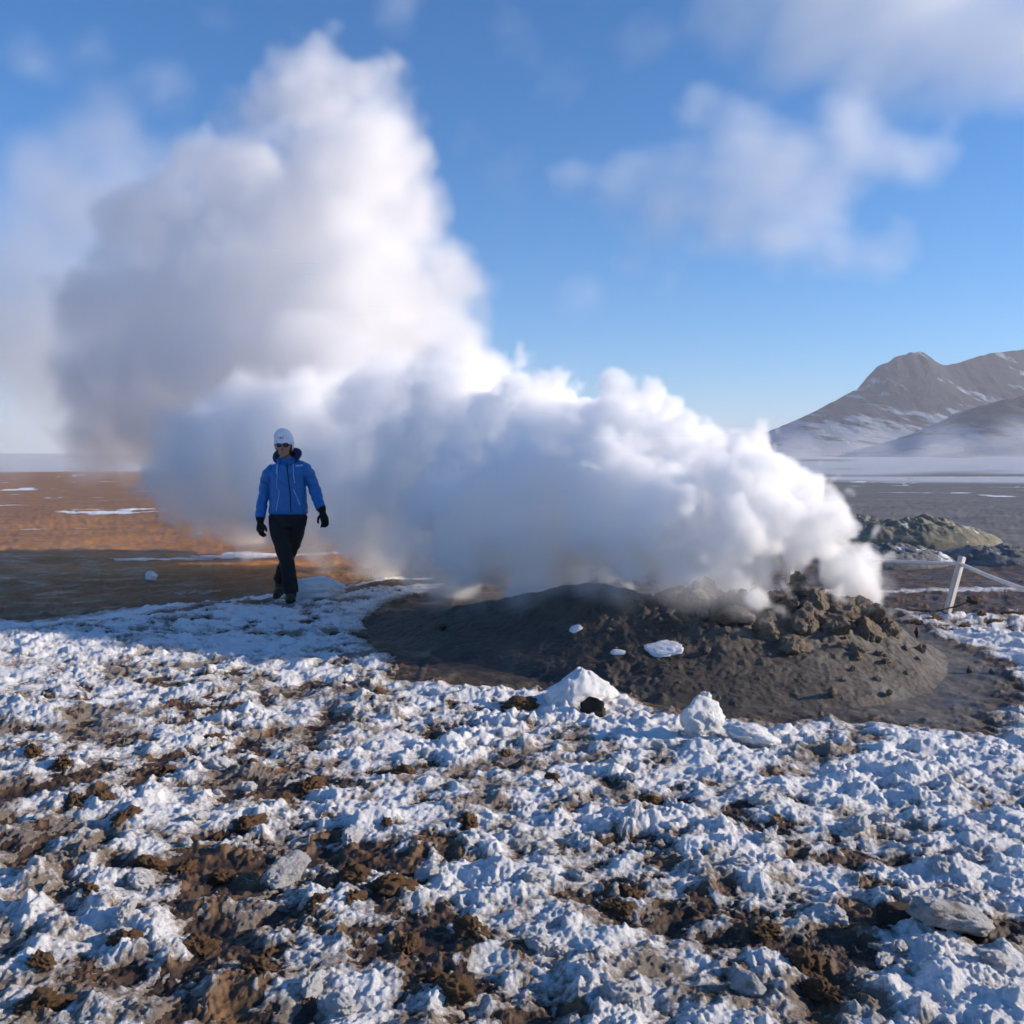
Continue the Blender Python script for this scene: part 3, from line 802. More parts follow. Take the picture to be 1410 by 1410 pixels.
def fuse(name, pieces, voxel=0.008, smooth=6, mat=None, parent=None, fold=0.0):
    """Join closed pieces into one continuous skin."""
    V, F = [], []
    for v, f in pieces:
        o = len(V); V += [tuple(p) for p in v]; F += [tuple(i + o for i in q) for q in f]
    me = bpy.data.meshes.new(name); me.from_pydata(V, [], F)
    tmp = bpy.data.objects.new(name + "_tmp", me); COL.objects.link(tmp)
    m = tmp.modifiers.new("r", 'REMESH'); m.mode = 'VOXEL'; m.voxel_size = voxel; m.use_smooth_shade = True
    s = tmp.modifiers.new("s", 'SMOOTH'); s.iterations = smooth; s.factor = 0.5
    dg = bpy.context.evaluated_depsgraph_get()
    out = bpy.data.meshes.new_from_object(tmp.evaluated_get(dg))
    bpy.data.objects.remove(tmp)
    out.name = name
    out.polygons.foreach_set("use_smooth", np.ones(len(out.polygons), bool))
    out.materials.clear()
    if fold:                             # creases in the cloth
        n = len(out.vertices); co = np.empty(n * 3); no = np.empty(n * 3)
        out.vertices.foreach_get("co", co); out.vertices.foreach_get("normal", no)
        co = co.reshape(-1, 3); no = no.reshape(-1, 3)
        q = co * np.array([9.0, 9.0, 20.0]); q[:, 2] += 5 * co[:, 0] * 4
        k = fbm3(q, 3, 77); k = np.sign(k) * np.abs(k) ** 0.8
        co = co + no * (fold * k)[:, None]
        out.vertices.foreach_set("co", co.ravel()); out.update()
    return add_obj(name, out, mat, parent)

def rings(rows, segs=28, power=2.0):
    """Loft of horizontal rings (z, cx, cy, rx, ry, tilt)."""
    v, f = [], []
    for (z, cx, cy_, rx, ry, *t) in rows:
        tl = t[0] if t else 0.0
        for k in range(segs):
            w = 2 * math.pi * k / segs
            c, s = math.cos(w), math.sin(w)
            c = math.copysign(abs(c) ** (2 / power), c); s = math.copysign(abs(s) ** (2 / power), s)
            v.append((cx + rx * c, cy_ + ry * s, z + tl * rx * c))
    n = len(rows)
    for i in range(n - 1):
        for k in range(segs):
            k2 = (k + 1) % segs
            f.append((i * segs + k, i * segs + k2, (i + 1) * segs + k2, (i + 1) * segs + k))
    f.append(tuple(range(segs))[::-1]); f.append(tuple((n - 1) * segs + k for k in range(segs)))
    return v, f

def ball(c, r, sub=3):
    v, f = ICO[sub]
    r = np.array(r if hasattr(r, "__len__") else (r,) * 3)
    return [tuple(p) for p in (v * r + np.array(c))], f

pr = G(395, 833)
person = empty("person", (pr.x, pr.y, ground_z(pr.x, pr.y, True) - 0.005))
mark(person, "person in blue jacket, white hat and sunglasses walking over the snow", "person")

# body: one continuous skin under the clothes, seen at the face
head_c = Vector((-.012, -.035, 1.565))
HEAD = [ball(head_c, (.074, .092, .108), 4), ball(head_c + Vector((0, -.030, -.062)), (.056, .058, .058), 3), ball(head_c + Vector((0, -.066, -.098)), (.024, .022, .020), 2),
        ball(head_c + Vector((.036, -.058, -.030)), (.026, .022, .024), 2), ball(head_c + Vector((-.036, -.058, -.030)), (.026, .022, .024), 2),
        tube([head_c + Vector((0, -.084, .012)), head_c + Vector((0, -.101, -.018)), head_c + Vector((0, -.108, -.034))], [.009, .012, .014], 10),
        ball(head_c + Vector((.011, -.094, -.036)), (.010, .010, .008), 2), ball(head_c + Vector((-.011, -.094, -.036)), (.010, .010, .008), 2),
        tube([head_c + Vector((-.045, -.078, .022)), head_c + Vector((0, -.090, .026)), head_c + Vector((.045, -.078, .022))], .012, 8),
        ball(head_c + Vector((.075, .005, -.012)), (.012, .022, .032), 2), ball(head_c + Vector((-.075, .005, -.012)), (.012, .022, .032), 2),
        tube([head_c + Vector((0, .012, -.05)), (0, .01, 1.40), (0, .02, 1.33)], [.056, .056, .075], 16)]
HIPL, HIPR = Vector((-.09, .02, .86)), Vector((.10, .02, .86))
LEG_F = [HIPL, Vector((-.055, -.04, .66)), Vector((.012, -.105, .46)), Vector((.045, -.10, .27)), Vector((.064, -.085, .09))]     # crosses in front
LEG_B = [HIPR, Vector((.070, .03, .66)), Vector((.008, .05, .47)), Vector((-.065, .11, .30)), Vector((-.112, .17, .16))]          # trails behind, heel lifted
ARM_L = [Vector((-.07, .02, 1.345)), Vector((-.160, .015, 1.312)), Vector((-.207, .015, 1.23)), Vector((-.232, .02, 1.10)), Vector((-.250, -.015, .97)), Vector((-.256, -.045, .855))]
ARM_R = [Vector((.07, .02, 1.375)), Vector((.165, .015, 1.345)), Vector((.225, .02, 1.27)), Vector((.268, .03, 1.14)), Vector((.315, .005, 1.03)), Vector((.348, -.025, .94))]
def limb(path, radii, segs=18):
    pts, rr = [], []
    n = len(path)
    for i in range(n - 1):      # Catmull-Rom through the joints
        p0, p1, p2, p3 = path[max(i - 1, 0)], path[i], path[i + 1], path[min(i + 2, n - 1)]
        for t in np.linspace(0, 1, 6)[:-1]:
            pts.append(0.5 * ((2 * p1) + (p2 - p0) * t + (2 * p0 - 5 * p1 + 4 * p2 - p3) * t * t + (3 * p1 - p0 - 3 * p2 + p3) * t ** 3))
            rr.append(radii[i] + (radii[i + 1] - radii[i]) * t)
    pts.append(path[-1]); rr.append(radii[-1])
    return tube(pts, rr, segs)
TORSO = rings([(.80, .005, .02, .15, .10), (.92, .01, .02, .145, .10), (1.06, .005, .02, .135, .10), (1.22, 0, .02, .16, .11), (1.34, 0, .02, .16, .10, .08), (1.40, 0, .02, .09, .07)])
fuse("body", HEAD + [TORSO, limb(LEG_F, [.085, .075, .052, .05, .036]), limb(LEG_B, [.085, .075, .052, .05, .036]), limb(ARM_L, [.05, .05, .045, .038, .034, .028]), limb(ARM_R, [.05, .05, .045, .038, .034, .028])], .0055, 3, M_SKIN, person)

# jacket
JT = rings([(.885, .012, .015, .188, .125), (.90, .012, .015, .196, .132), (.97, .012, .015, .192, .134), (1.07, .008, .015, .180, .130), (1.18, .004, .018, .182, .132), (1.27, .002, .02, .188, .130, .05), (1.335, 0, .02, .176, .118, .10), (1.385, .002, .02, .140, .105, .12), (1.42, .004, .015, .095, .088, .06), (1.455, .004, .008, .080, .082, .05)], 36, 2.3)
def sleeve(path, s):
    z = limb(path, [.050, .066, .063, .057, .053, .049], 22)
    v = [Vector(p) for p in z[0]]
    for i, p in enumerate(v):           # cloth folds gather towards the wrist
        ring = i // 22
        k = .0045 * math.sin(ring * 1.9 + s + .6 * math.sin(i % 22 * .57)) * min(1, ring / 8)
        c = sum((v[ring * 22 + j] for j in range(22)), Vector()) / 22
        v[i] = p + (p - c).normalized() * k
    return v, z[1]
jacket = fuse("jacket", [JT, sleeve(ARM_L, 0), sleeve(ARM_R, 2)], .0065, 3, M_JACKET, person, 0.0065)
hood_path = [Vector(p) for p in ((-.060, -.098, 1.395), (-.098, -.050, 1.43), (-.110, .02, 1.475), (-.075, .085, 1.50), (0, .115, 1.505), (.078, .085, 1.51), (.115, .02, 1.485), (.102, -.050, 1.44), (.066, -.098, 1.405))]
hood = fuse("hood", [limb(hood_path, [.020, .030, .034, .040, .044, .040, .034, .030, .020], 14), ball((.0, .12, 1.42), (.10, .05, .09))], .006, 4, M_DARKBLUE, jacket)
coll = fuse("collar", [limb([Vector((-.046, -.108, 1.385)), Vector((-.078, -.075, 1.415)), Vector((-.085, -.02, 1.44))], [.018, .024, .022], 12)], .005, 2, M_JACKET, jacket)
coll2 = fuse("collar", [limb([Vector((.050, -.108, 1.385)), Vector((.082, -.075, 1.42)), Vector((.090, -.02, 1.45))], [.018, .028, .026], 12)], .005, 2, M_JACKET, jacket)
for path, nm in ((ARM_L, 0), (ARM_R, 1)):
    a, b = path[-2], path[-1]; d = (b - a).normalized()
    v, f = tube([b - d * .035, b - d * .03, b, b + d * .012, b + d * .016], [.046, .051, .052, .050, .044], 20)
    add_obj("cuff", mesh_from("cuff", v, f, True, M_JACKET), None, jacket)
v, f = rings([(.872, .012, .015, .178, .118), (.876, .012, .015, .192, .129), (.893, .012, .015, .199, .136), (.908, .012, .015, .196, .133)], 40, 2.3)
add_obj("hem_band", mesh_from("hem_band", v, f, True, M_JACKET), None, jacket)

def surface(o):
    return BVHTree.FromPolygons([v.co.copy() for v in o.data.vertices], [tuple(p.vertices) for p in o.data.polygons])
def strip(name, tree, path, width, mat, parent, lift=.003, thick=.004, n=24, y0=-1.0):
    """A narrow ribbon that follows the front of a surface along (x, z) points."""
    pts = [Vector((x, 0, z)) for x, z in path]; cs = []
    seg = [(pts[i + 1] - pts[i]).length for i in range(len(pts) - 1)]; tot = sum(seg)
    for k in range(n + 1):
        s = tot * k / n; i = 0
        while i < len(seg) - 1 and s > seg[i]: s -= seg[i]; i += 1
        p = pts[i].lerp(pts[i + 1], min(1, s / seg[i])); cs.append(p)
    V, F = [], []
    for k, p in enumerate(cs):
        t = (cs[min(k + 1, n)] - cs[max(k - 1, 0)]).normalized(); side = Vector((t.z, 0, -t.x)) * width / 2
        row = []
        for q in (p - side, p + side):
            h = tree.ray_cast(Vector((q.x, y0, q.z)), Vector((0, 1, 0)))
            row.append(Vector((q.x, (h[0].y if h[0] else 0), q.z)))
        for q in row: V.append(q + Vector((0, -lift, 0)))
        for q in row: V.append(q + Vector((0, -lift + thick, 0)))
    for k in range(n):
        a, b = 4 * k, 4 * k + 4
        F += [(a, a + 1, b + 1, b), (a + 2, b + 2, b + 3, a + 3), (a, b, b + 2, a + 2), (a + 1, a + 3, b + 3, b + 1)]
    F += [(0, 2, 3, 1), (4 * n, 4 * n + 1, 4 * n + 3, 4 * n + 2)]
    return add_obj(name, mesh_from(name, V, F, False, mat), None, parent)
jt = surface(jacket)
strip("zip", jt, [(.020, 1.385), (.040, 1.25), (.062, 1.08), (.070, .895)], .010, M_BLACK, jacket, .004)
strip("pocket_zip", jt, [(-.050, 1.13), (-.055, 1.05), (-.075, .95), (-.085, .91)], .006, M_TRIM, jacket)
strip("pocket_zip", jt, [(.090, 1.13), (.120, 1.06), (.155, .97)], .006, M_TRIM, jacket)
strip("drawcord", jt, [(-.078, 1.385), (-.080, 1.33), (-.074, 1.285)], .013, M_TRIM, jacket, .008, .008)
strip("drawcord", jt, [(.080, 1.40), (.088, 1.30), (.105, 1.19)], .006, M_TRIM, jacket, .006, .006)
strip("chest_seam", jt, [(-.070, 1.28), (-.078, 1.20), (-.070, 1.13)], .004, M_TRIM, jacket)
strip("shoulder_panel", jt, [(.105, 1.365), (.175, 1.37)], .020, M_TRIM, jacket, .004)

# trousers and boots
HIPS = rings([(.905, .01, .018, .172, .112), (.86, .008, .02, .182, .120), (.80, .005, .02, .186, .122), (.75, .0, .015, .170, .115), (.72, 0, .01, .10, .09)], 32, 2.3)
trousers = fuse("trousers", [HIPS, limb(LEG_F, [.105, .096, .074, .070, .074], 22), limb(LEG_B[:-1] + [LEG_B[-1] + Vector((0, -.01, .02))], [.105, .094, .072, .068, .068], 22)], .007, 3, M_BLACK, person, 0.006)
tt = surface(trousers)
strip("knee_seam", tt, [(-.045, .445), (.05, .447)], .005, M_GLOVE, trousers, .003)
def boot(name, ankle, toe, heel_up):
    a, t = Vector(ankle), Vector(toe)
    d = (t - a); d.z = 0; d.normalize()
    if heel_up:
        sole_h = a + Vector((0, .055, -.075)); pieces = [tube([a + Vector((.0, .0, .10)), a, sole_h.lerp(t, .25) + Vector((0, 0, .02)), sole_h.lerp(t, .6) + Vector((0, 0, .01)), t], [(.052, .056), (.050, .060), (.050, .050), (.052, .044), (.036, .028)], 18)]
        sole = tube([sole_h, sole_h.lerp(t, .5) + Vector((0, .012, -.012)), t + Vector((0, 0, -.018))], [(.040, .016), (.050, .014), (.036, .012)], 14)
    else:
        h = a - d * .05; h.z = .035
        pieces = [tube([a + Vector((0, 0, .07)), a, Vector((a.x, a.y, .05)) + d * .01], [.052, .054, .055], 18), tube([h, Vector((a.x, a.y, .045)), a.lerp(t, .6) * 1 + Vector((0, 0, .0)), t], [(.040, .032), (.048, .044), (.050, .036), (.034, .022)], 18)]
        sole = tube([h - d * .01 + Vector((0, 0, -.022)), Vector((a.x, a.y, .014)), Vector((a.x, a.y, .012)).lerp(Vector((t.x, t.y, .012)), .65), Vector((t.x, t.y, .012)) + d * .006], [(.040, .012), (.048, .012), (.052, .012), (.034, .010)], 16)
    b = fuse("boot", pieces, .006, 4, M_BOOT, person)
    add_obj("sole", mesh_from("sole", sole[0], sole[1], True, M_SOLE), None, b)
boot("boot", LEG_F[-1], (.085, -.235, .035), False)
boot("boot", LEG_B[-1], (-.120, .045, .035), True)

# gloves: palm, four unequal fingers, thumb from the side of the palm
def glove(wrist, direc, across, palm_n):
    w = Vector(wrist); d = Vector(direc).normalized(); x = Vector(across); x = (x - d * x.dot(d)).normalized(); n = Vector(palm_n); n = (n - d * n.dot(d) - x * n.dot(x)).normalized()
    pc = [tube([w - d * .035, w, w + d * .03, w + d * .07, w + d * .105], [(.042, .042), (.036, .034), (.034, .028), (.043, .024), (.043, .022)], 16)]
    for k, (off, ln, r) in enumerate(((-.031, .060, .0105), (-.010, .070, .0115), (.011, .066, .0112), (.031, .056, .0108))):
        b = w + d * .095 + x * off
        pc.append(tube([b, b + d * ln * .45 + n * .006 + x * off * .10, b + d * ln * .80 + n * .024 + x * off * .12, b + d * ln * .98 + n * .044 + x * off * .12], [r * 1.12, r * 1.08, r, r * .8], 10))
    tb = w + d * .035 + x * .030
    pc.append(tube([tb, tb + x * .028 + d * .026 + n * .012, tb + x * .034 + d * .055 + n * .024, tb + x * .030 + d * .075 + n * .030], [.016, .014, .0125, .010], 10))
    g = fuse("glove", pc, .0038, 2, M_GLOVE, person)
    v, f = tube([w - d * .05, w - d * .045, w - d * .005, w], [.040, .046, .044, .038], 18)
    add_obj("gauntlet", mesh_from("gauntlet", v, f, True, M_GLOVE), None, g)
glove(ARM_L[-1] + Vector((0, -.004, -.045)), (.03, -.06, -1), (.75, -.66, 0), (.6, .5, 0))
glove(ARM_R[-1] + Vector((.018, -.008, -.035)), (.30, -.08, -1), (-.75, -.66, 0), (-.6, .5, 0))

# hat, hair, glasses, mouth
hc = head_c + Vector((-.008, .004, 0))
def hat_rows():
    out = []
    for (dz, rx, ry) in ((.010, .082, .100), (.020, .093, .108), (.048, .098, .112), (.058, .094, .108), (.085, .096, .109), (.115, .091, .103), (.140, .080, .090), (.162, .062, .069), (.177, .038, .043), (.183, .012, .014)):
        out.append((hc.z + dz, hc.x - .012 * dz / .19, hc.y + .012 * dz / .19, rx, ry, -.04))
    return rings(out, 32)
flapL = tube([hc + Vector((-.090, .0, .05)), hc + Vector((-.092, -.005, -.005)), hc + Vector((-.084, -.012, -.032)), hc + Vector((-.078, -.018, -.052))], [(.009, .048), (.008, .036), (.007, .020), (.005, .006)], 14)
flapR = tube([hc + Vector((.090, .0, .05)), hc + Vector((.094, -.005, -.005)), hc + Vector((.088, -.010, -.030)), hc + Vector((.085, -.014, -.050))], [(.009, .048), (.008, .036), (.007, .020), (.005, .006)], 14)
hat = fuse("hat", [hat_rows(), flapL, flapR], .0055, 4, M_HAT, person, 0.005)
for s, base in ((-1, hc + Vector((-.078, -.018, -.050))), (1, hc + Vector((.086, -.014, -.048)))):
    v, f = tube([base, base + Vector((s * .014, -.006, -.012)), base + Vector((s * .026, -.008, -.004))] if s > 0 else [base, base + Vector((0, -.004, -.03)), base + Vector((.004, -.006, -.06))], [.004, .004, .007], 8)
    add_obj("tie_cord", mesh_from("tie_cord", v, f, True, M_HAIR), None, hat)
ht = surface(hat)
strip("logo_mark", ht, [(hc.x - .024, hc.z + .080), (hc.x - .006, hc.z + .080)], .007, M_BLACK, hat, .003, .003, 8)
strip("logo_mark", ht, [(hc.x - .011, hc.z + .071), (hc.x - .011, hc.z + .089)], .008, M_BLACK, hat, .0035, .003, 8)
ring = [(hc.x + .012 + .007 * math.cos(q), hc.z + .083 + .008 * math.sin(q)) for q in np.linspace(0, 5.2, 14)]
strip("logo_ring", ht, ring, .0035, M_HAIR, hat, .002, .003, 24)
fuse("hair", [ball(head_c + Vector((-.060, .01, -.035)), (.025, .060, .070)), ball(head_c + Vector((.062, .01, -.035)), (.022, .060, .065)), ball(head_c + Vector((0, .055, -.03)), (.065, .045, .08))], .006, 3, M_HAIR, person)
gl = empty("sunglasses"); gl.parent = person
for s in (-1, 1):
    c = head_c + Vector((s * .033, -.096, .008))
    v, f = ball((0, 0, 0), (.032, .008, .023), 3)
    o = add_obj("lens", mesh_from("lens", v, f, True, M_LENS), None, gl, c, (.05, 0, s * .28))
    v, f = tube([head_c + Vector((s * .058, -.086, .012)), head_c + Vector((s * .076, -.05, .012)), head_c + Vector((s * .080, .0, .006))], .004, 8)
    add_obj("temple", mesh_from("temple", v, f, True, M_LENS), None, gl)
v, f = tube([head_c + Vector((-.012, -.104, .014)), head_c + Vector((0, -.107, .016)), head_c + Vector((.012, -.104, .014))], .004, 8)
add_obj("bridge", mesh_from("bridge", v, f, True, M_LENS), None, gl)
v, f = tube([head_c + Vector((-.022, -.084, -.066)), head_c + Vector((-.010, -.0915, -.064)), head_c + Vector((0, -.093, -.0655)), head_c + Vector((.010, -.0915, -.064)), head_c + Vector((.022, -.084, -.066))], [.002, .0055, .006, .0055, .002], 8)
add_obj("mouth", mesh_from("mouth", v, f, True, M_LIP), None, person)
# ------------------------------------------------------------------ steam: real volumes, grown from puffs
def volume_material(name, density, color=(0.985, 0.985, 0.99), aniso=0.0):
    m = bpy.data.materials.new(name)
    m.use_nodes = True
    nt = m.node_tree
    nt.nodes.clear()
    out = nt.nodes.new("ShaderNodeOutputMaterial")
    pv = nt.nodes.new("ShaderNodeVolumePrincipled")
    pv.inputs["Color"].default_value = (*color, 1)
    pv.inputs["Density"].default_value = density
    pv.inputs["Anisotropy"].default_value = aniso
    nt.links.new(pv.outputs[0], out.inputs["Volume"])
    return m

def steam_volume(name, puffs, voxel, mat, edge, billows, fbm, blend=0.25, floor=None, power=1.0, warp=0.0, seed=0.0, pad=0.35, squash=1.0, thin=None, grow=1.0, stretch=None):
    """A volume whose density grid is filled from a blend of puffs (x, y, z, r, weight) broken up by billow noise."""
    puffs = [(x, y, z, r * grow) for x, y, z, r in puffs]
    ng = bpy.data.node_groups.new(name, 'GeometryNodeTree')
    ng.interface.new_socket("Geometry", in_out='INPUT', socket_type='NodeSocketGeometry')
    ng.interface.new_socket("Geometry", in_out='OUTPUT', socket_type='NodeSocketGeometry')
    N, L = ng.nodes, ng.links
    def math_(op, a, b=None, c=None, clamp=False):
        n = N.new("ShaderNodeMath"); n.operation = op; n.use_clamp = clamp
        for i, v in enumerate((a, b, c)):
            if v is None: continue
            if isinstance(v, (int, float)): n.inputs[i].default_value = v
            else: L.new(v, n.inputs[i])
        return n.outputs[0]
    def vmath(op, a, b=None, scale=None):
        n = N.new("ShaderNodeVectorMath"); n.operation = op
        for i, v in enumerate((a, b)):
            if v is None: continue
            if isinstance(v, (tuple, Vector)): n.inputs[i].default_value = v
            else: L.new(v, n.inputs[i])
        if scale is not None: n.inputs["Scale"].default_value = scale
        return n.outputs["Value"] if op in ('DISTANCE', 'LENGTH') else n.outputs["Vector"]
    pos0 = N.new("GeometryNodeInputPosition").outputs[0]
    pos = vmath('ADD', pos0, (seed, seed * 0.37, -seed * 0.61))
    q = pos0
    if warp:
        n = N.new("ShaderNodeTexNoise"); n.inputs["Scale"].default_value = 0.9 / warp; n.inputs["Detail"].default_value = 1.0
        L.new(pos, n.inputs["Vector"])
        off = vmath('SCALE', vmath('SUBTRACT', n.outputs["Color"], (0.5, 0.5, 0.5)), scale=warp)
        q = vmath('ADD', pos0, off)
    sdf = None
    for (x, y, z, r) in puffs:
        d = math_('SUBTRACT', vmath('DISTANCE', q, (x, y, z)), r)
        sdf = d if sdf is None else math_('SMOOTH_MIN', sdf, d, blend)
    val = math_('MULTIPLY', sdf, -1.0)
    if stretch:      # wisps drawn out by the wind
        vr = N.new("ShaderNodeVectorRotate"); vr.rotation_type = 'Y_AXIS'; vr.inputs["Angle"].default_value = stretch[1]
        L.new(pos, vr.inputs["Vector"]); pos = vmath('MULTIPLY', vr.outputs[0], stretch[0])
    for (amp, scale) in billows:
        v = N.new("ShaderNodeTexVoronoi"); v.feature = 'F1'; v.inputs["Scale"].default_value = scale
        L.new(pos if not warp else vmath('ADD', q, (seed, seed * .37, -seed * .61)), v.inputs["Vector"])
        val = math_('ADD', val, math_('MULTIPLY', math_('SUBTRACT', 0.45, v.outputs["Distance"]), amp))
    for (amp, scale, detail) in fbm:
        n = N.new("ShaderNodeTexNoise"); n.inputs["Scale"].default_value = scale; n.inputs["Detail"].default_value = detail
        n.inputs["Roughness"].default_value = 0.6
        L.new(pos, n.inputs["Vector"])
        val = math_('ADD', val, math_('MULTIPLY', math_('SUBTRACT', n.outputs[0], 0.5), amp))
    dens = math_('DIVIDE', val, edge, clamp=True)
    if power != 1.0: dens = math_('POWER', dens, power)
    if thin:      # density falls off along a direction: (axis vector, start, end, low)
        ax, a, b, low = thin
        n = N.new("ShaderNodeVectorMath"); n.operation = 'DOT_PRODUCT'; L.new(pos0, n.inputs[0]); n.inputs[1].default_value = ax
        mr = N.new("ShaderNodeMapRange"); L.new(n.outputs["Value"], mr.inputs[0])
        mr.inputs[1].default_value = a; mr.inputs[2].default_value = b; mr.inputs[3].default_value = 1.0; mr.inputs[4].default_value = low
        dens = math_('MULTIPLY', dens, mr.outputs[0])
    lo = Vector((min(p[i] - p[3] for p in puffs) for i in range(3))) - Vector((pad,) * 3)
    hi = Vector((max(p[i] + p[3] for p in puffs) for i in range(3))) + Vector((pad,) * 3)
    if floor is not None: lo.z = max(lo.z, floor)
    vc = N.new("GeometryNodeVolumeCube")
    L.new(dens, vc.inputs["Density"])
    vc.inputs["Min"].default_value = lo; vc.inputs["Max"].default_value = hi
    for i, ax in enumerate("XYZ"):
        vc.inputs["Resolution " + ax].default_value = max(8, int((hi[i] - lo[i]) / voxel))
    sm = N.new("GeometryNodeSetMaterial"); sm.inputs["Material"].default_value = mat
    L.new(vc.outputs[0], sm.inputs[0])
    go = N.new("NodeGroupOutput")
    L.new(sm.outputs[0], go.inputs[0])
    data = bpy.data.volumes.new(name)
    data.materials.append(mat)
    o = bpy.data.objects.new(name, data)
    COL.objects.link(o)
    md = o.modifiers.new("density", 'NODES'); md.node_group = ng
    print(name, 'voxels', [int((hi[i] - lo[i]) / voxel) for i in range(3)])
    return o

def puff_list(rows, squash=1.0):
    out = []
    for (px, py, d, r) in rows:
        p = P(px, py, d)
        out.append((p.x, p.y, p.z, r / FPX * d))
    return out

near = puff_list([
    (1208, 798, 6.9, 28), (1165, 795, 6.65, 28), (1195, 808, 6.65, 22), (1185, 765, 7.0, 34), (1150, 735, 7.1, 36), (1040, 815, 6.35, 20), (1010, 830, 6.2, 16), (1180, 788, 6.95, 36), (1150, 778, 6.95, 44), (1128, 800, 6.75, 30), (1105, 740, 7.0, 60),
    (1098, 700, 7.0, 56), (1066, 795, 6.6, 28), (1048, 690, 7.0, 76), (1080, 668, 7.2, 42), (1010, 645, 7.15, 66), (1022, 622, 7.3, 44), (1005, 735, 6.95, 84), (955, 765, 6.85, 55), (1020, 790, 6.7, 36),
    (950, 630, 7.4, 60), (925, 715, 7.2, 98), (862, 605, 7.7, 78), (850, 700, 7.5, 110), (800, 600, 8.0, 72), (835, 568, 8.0, 42), (870, 770, 7.1, 48),
    (760, 680, 8.0, 125), (720, 585, 8.6, 85), (680, 690, 8.6, 120), (670, 765, 8.3, 65), (640, 590, 9.2, 95), (740, 770, 7.8, 55)]
    # unseen far side of the plume, added to widen its shadow on the ground
    + [(900, 650, 9.0, 75), (800, 660, 9.8, 95), (1000, 690, 8.2, 65), (700, 650, 10.5, 105)])
far = puff_list([
    (684, 528, 10.2, 76), (640, 540, 10.4, 95), (600, 640, 10.2, 130), (610, 745, 9.8, 85), (560, 580, 11.5, 115), (520, 670, 11.6, 125), (520, 740, 11.4, 62),
    (440, 620, 13.5, 125), (430, 700, 13.2, 92), (350, 630, 15, 115), (340, 705, 15.2, 66), (280, 640, 17, 90), (600, 640, 13.5, 110), (480, 640, 16, 100)])
column = puff_list([
    (590, 440, 16, 85), (606, 360, 17, 62), (565, 300, 17.5, 78), (520, 400, 17, 130), (470, 500, 16.5, 150), (490, 200, 18, 88), (470, 270, 18, 120), (500, 115, 18.2, 56), (420, 130, 18.6, 66), (450, 95, 18.4, 44), (540, 520, 15, 90),
    (380, 350, 18.6, 130), (350, 470, 18, 145), (320, 235, 19.5, 88), (270, 400, 19, 105), (230, 520, 19, 115), (215, 300, 20, 80), (180, 420, 20, 100), (160, 560, 20, 95), (250, 590, 19, 80)])
veil = puff_list([
    (150, 205, 24, 80), (110, 290, 24, 100), (190, 300, 23.5, 100), (240, 250, 23, 80), (60, 260, 25, 80), (50, 370, 25, 120), (120, 430, 24, 120), (0, 480, 26, 130), (90, 540, 24, 110),  (0, 580, 25, 80), (190, 600, 22, 75), (100, 600, 23, 75), (20, 600, 24, 70), (60, 480, 22, 110), (160, 500, 21, 90), (120, 400, 17.5, 110), (80, 520, 17, 110), (180, 570, 17, 80), (70, 300, 18, 90), (20, 430, 18, 110), (190, 470, 17, 80)])

m_near = volume_material("steam_dense", 13.0, (0.999, 0.999, 0.999))
m_far = volume_material("steam_rolling", 3.0, (0.999, 0.999, 0.999))
m_col = volume_material("steam_column", 1.4, (0.992, 0.990, 0.987))
m_veil = volume_material("steam_veil", 0.33, (0.985, 0.985, 0.985))
m_mist = volume_material("ground_mist", 0.010, (0.99, 0.99, 0.995))
m_thin = volume_material("thin_cloud", 0.016, (0.99, 0.99, 0.995))
m_wisp = volume_material("steam_wisps", 2.2, (0.995, 0.99, 0.985))
m_cloud = volume_material("cloud", 0.024, (0.99, 0.99, 0.995))
steam_near = steam_volume("steam_jet", near, 0.026, m_near, 0.055, [(0.38, 2.4), (0.22, 5.2), (0.09, 11.5)], [(0.18, 5.0, 4.0)], blend=0.12, seed=3.1, warp=0.25, pad=0.4, thin=((-1, 0, 0), -2.2, 0.6, 0.4))
steam_far = steam_volume("steam_plume", far, 0.055, m_far, 0.25, [(0.5, 1.3), (0.26, 2.8), (0.12, 6.0)], [(0.3, 2.0, 3.0)], blend=0.3, seed=7.7, warp=0.5)
steam_col = steam_volume("steam_column", column, 0.095, m_col, 0.55, [(1.0, 0.55), (0.6, 1.2), (0.28, 2.6)], [(0.8, 0.8, 4.0)], blend=0.7, seed=1.3, warp=1.0)
steam_veil = steam_volume("steam_veil", veil, 0.2, m_veil, 2.0, [(1.2, 0.4)], [(2.2, 0.5, 4.0)], blend=1.0, seed=5.5, warp=1.5)
mist = steam_volume("ground_mist", puff_list([(1060, 650, 160, 30), (1130, 648, 190, 34), (1220, 646, 230, 30), (1320, 642, 250, 34), (1420, 640, 260, 40), (1150, 640, 330, 40), (1280, 634, 360, 40), (1400, 690, 70, 16), (1180, 690, 60, 18), (1300, 700, 55, 10), (1100, 630, 560, 40), (1200, 625, 560, 45), (1300, 620, 560, 45), (1400, 615, 560, 50), (1500, 615, 560, 60)]), 3.0, m_mist, 9.0, [], [(9.0, 0.04, 3.0)], blend=6.0, seed=2.2, warp=8.0, pad=2.0)
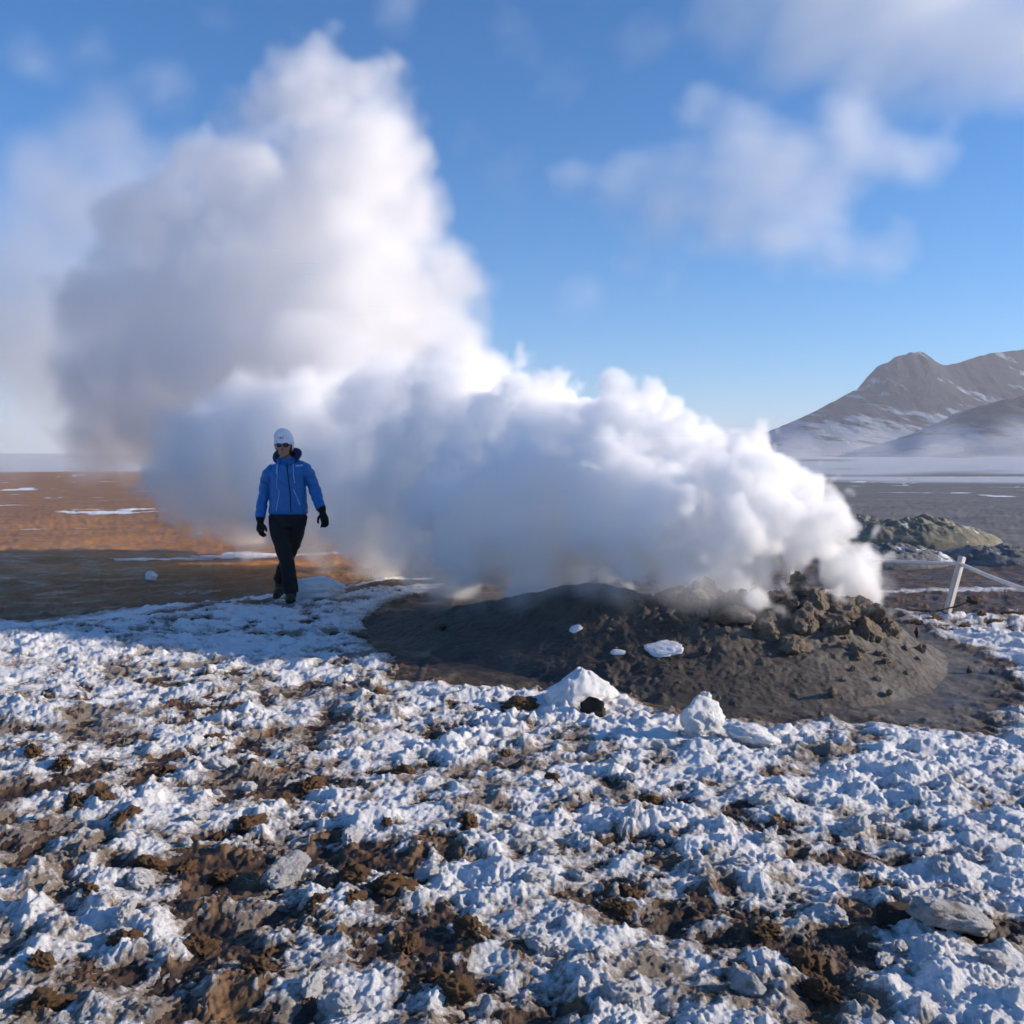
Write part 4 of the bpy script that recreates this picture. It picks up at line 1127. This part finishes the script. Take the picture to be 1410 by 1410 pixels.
cloud_main = steam_volume("cloud", puff_list([(790, 245, 1000, 26), (850, 262, 1000, 34), (920, 285, 1010, 42), (1000, 300, 1010, 44), (1080, 315, 1000, 40), (1150, 340, 1000, 34), (1215, 350, 990, 30), (1240, 310, 990, 18),
    (960, 150, 1020, 26), (1020, 180, 1020, 38), (1090, 215, 1010, 42), (1170, 160, 1020, 40), (1180, 215, 1010, 40), (1250, 225, 1010, 36), (1300, 195, 1010, 26), (890, 235, 1010, 26), (1000, 240, 1000, 36),
    (870, 370, 1000, 24), (920, 385, 1000, 20), (1050, 260, 1010, 40), (1130, 275, 1010, 40), (940, 220, 1010, 30), (1040, 210, 1010, 40)]), 5.0, m_cloud, 70.0, [], [(72.0, 0.015, 6.0)], blend=40.0, seed=9.0, warp=30.0, pad=45.0, grow=1.4, stretch=((0.5, 1.0, 1.5), -0.25))
cloud_high = steam_volume("cloud", puff_list([(1020, 20, 1100, 60), (1120, 40, 1100, 75), (1220, 50, 1100, 80), (1330, 50, 1100, 80), (1420, 60, 1100, 80), (1500, 20, 1100, 80), (1150, -60, 1100, 90), (1300, -60, 1100, 100), (700, 30, 1100, 22), (730, 70, 1100, 24), (650, 200, 1100, 20), (690, 260, 1100, 16), (40, 80, 1100, 34), (120, 60, 1100, 26), (230, 110, 1100, 30), (560, 30, 1100, 30), (880, 60, 1100, 40), (780, 120, 1100, 30), (300, 30, 1100, 26), (800, 400, 1100, 24), (700, 230, 1100, 26)]),
    7.0, m_thin, 130.0, [], [(120.0, 0.009, 6.0)], blend=40.0, seed=4.0, warp=40.0, pad=60.0, grow=1.35, stretch=((0.5, 1.0, 1.6), 0.5))
wisps = steam_volume("steam_wisps", puff_list([(1050, 800, 6.35, 34), (1020, 822, 6.2, 32), (1000, 780, 6.4, 45), (960, 800, 6.45, 42), (910, 790, 6.55, 46), (860, 792, 6.7, 44), (810, 800, 6.8, 40), (760, 808, 6.95, 38), (710, 818, 7.1, 34), (660, 826, 7.3, 30), (610, 815, 7.9, 34), (1030, 850, 6.05, 18), (1085, 790, 6.5, 26), (1180, 812, 6.6, 26), (1215, 806, 6.8, 24), (560, 800, 9.0, 30)]),
    0.03, m_wisp, 0.22, [(0.16, 3.2)], [(0.36, 2.8, 5.0)], blend=0.15, seed=6.3, warp=0.3, pad=0.3)
for o, lab, cat in ((wisps, "thin brownish wisps of steam spilling over the mound's crest", "steam"), (steam_near, "dense white billowing steam bursting from the mound's rim", "steam"), (steam_far, "rolling grey-white steam bank drifting behind the person", "steam"),
                    (steam_col, "tall cream-white steam column rising behind the person", "steam"), (steam_veil, "thin pale steam veil left of the tall column", "steam"), (mist, "low mist at the foot of the snowy hill", "mist"),
                    (cloud_main, "broken white cloud above the hill, lower of the two", "cloud"), (cloud_high, "wide thin grey cloud veil high above the hill", "cloud")):
    mark(o, lab, cat, kind="stuff")
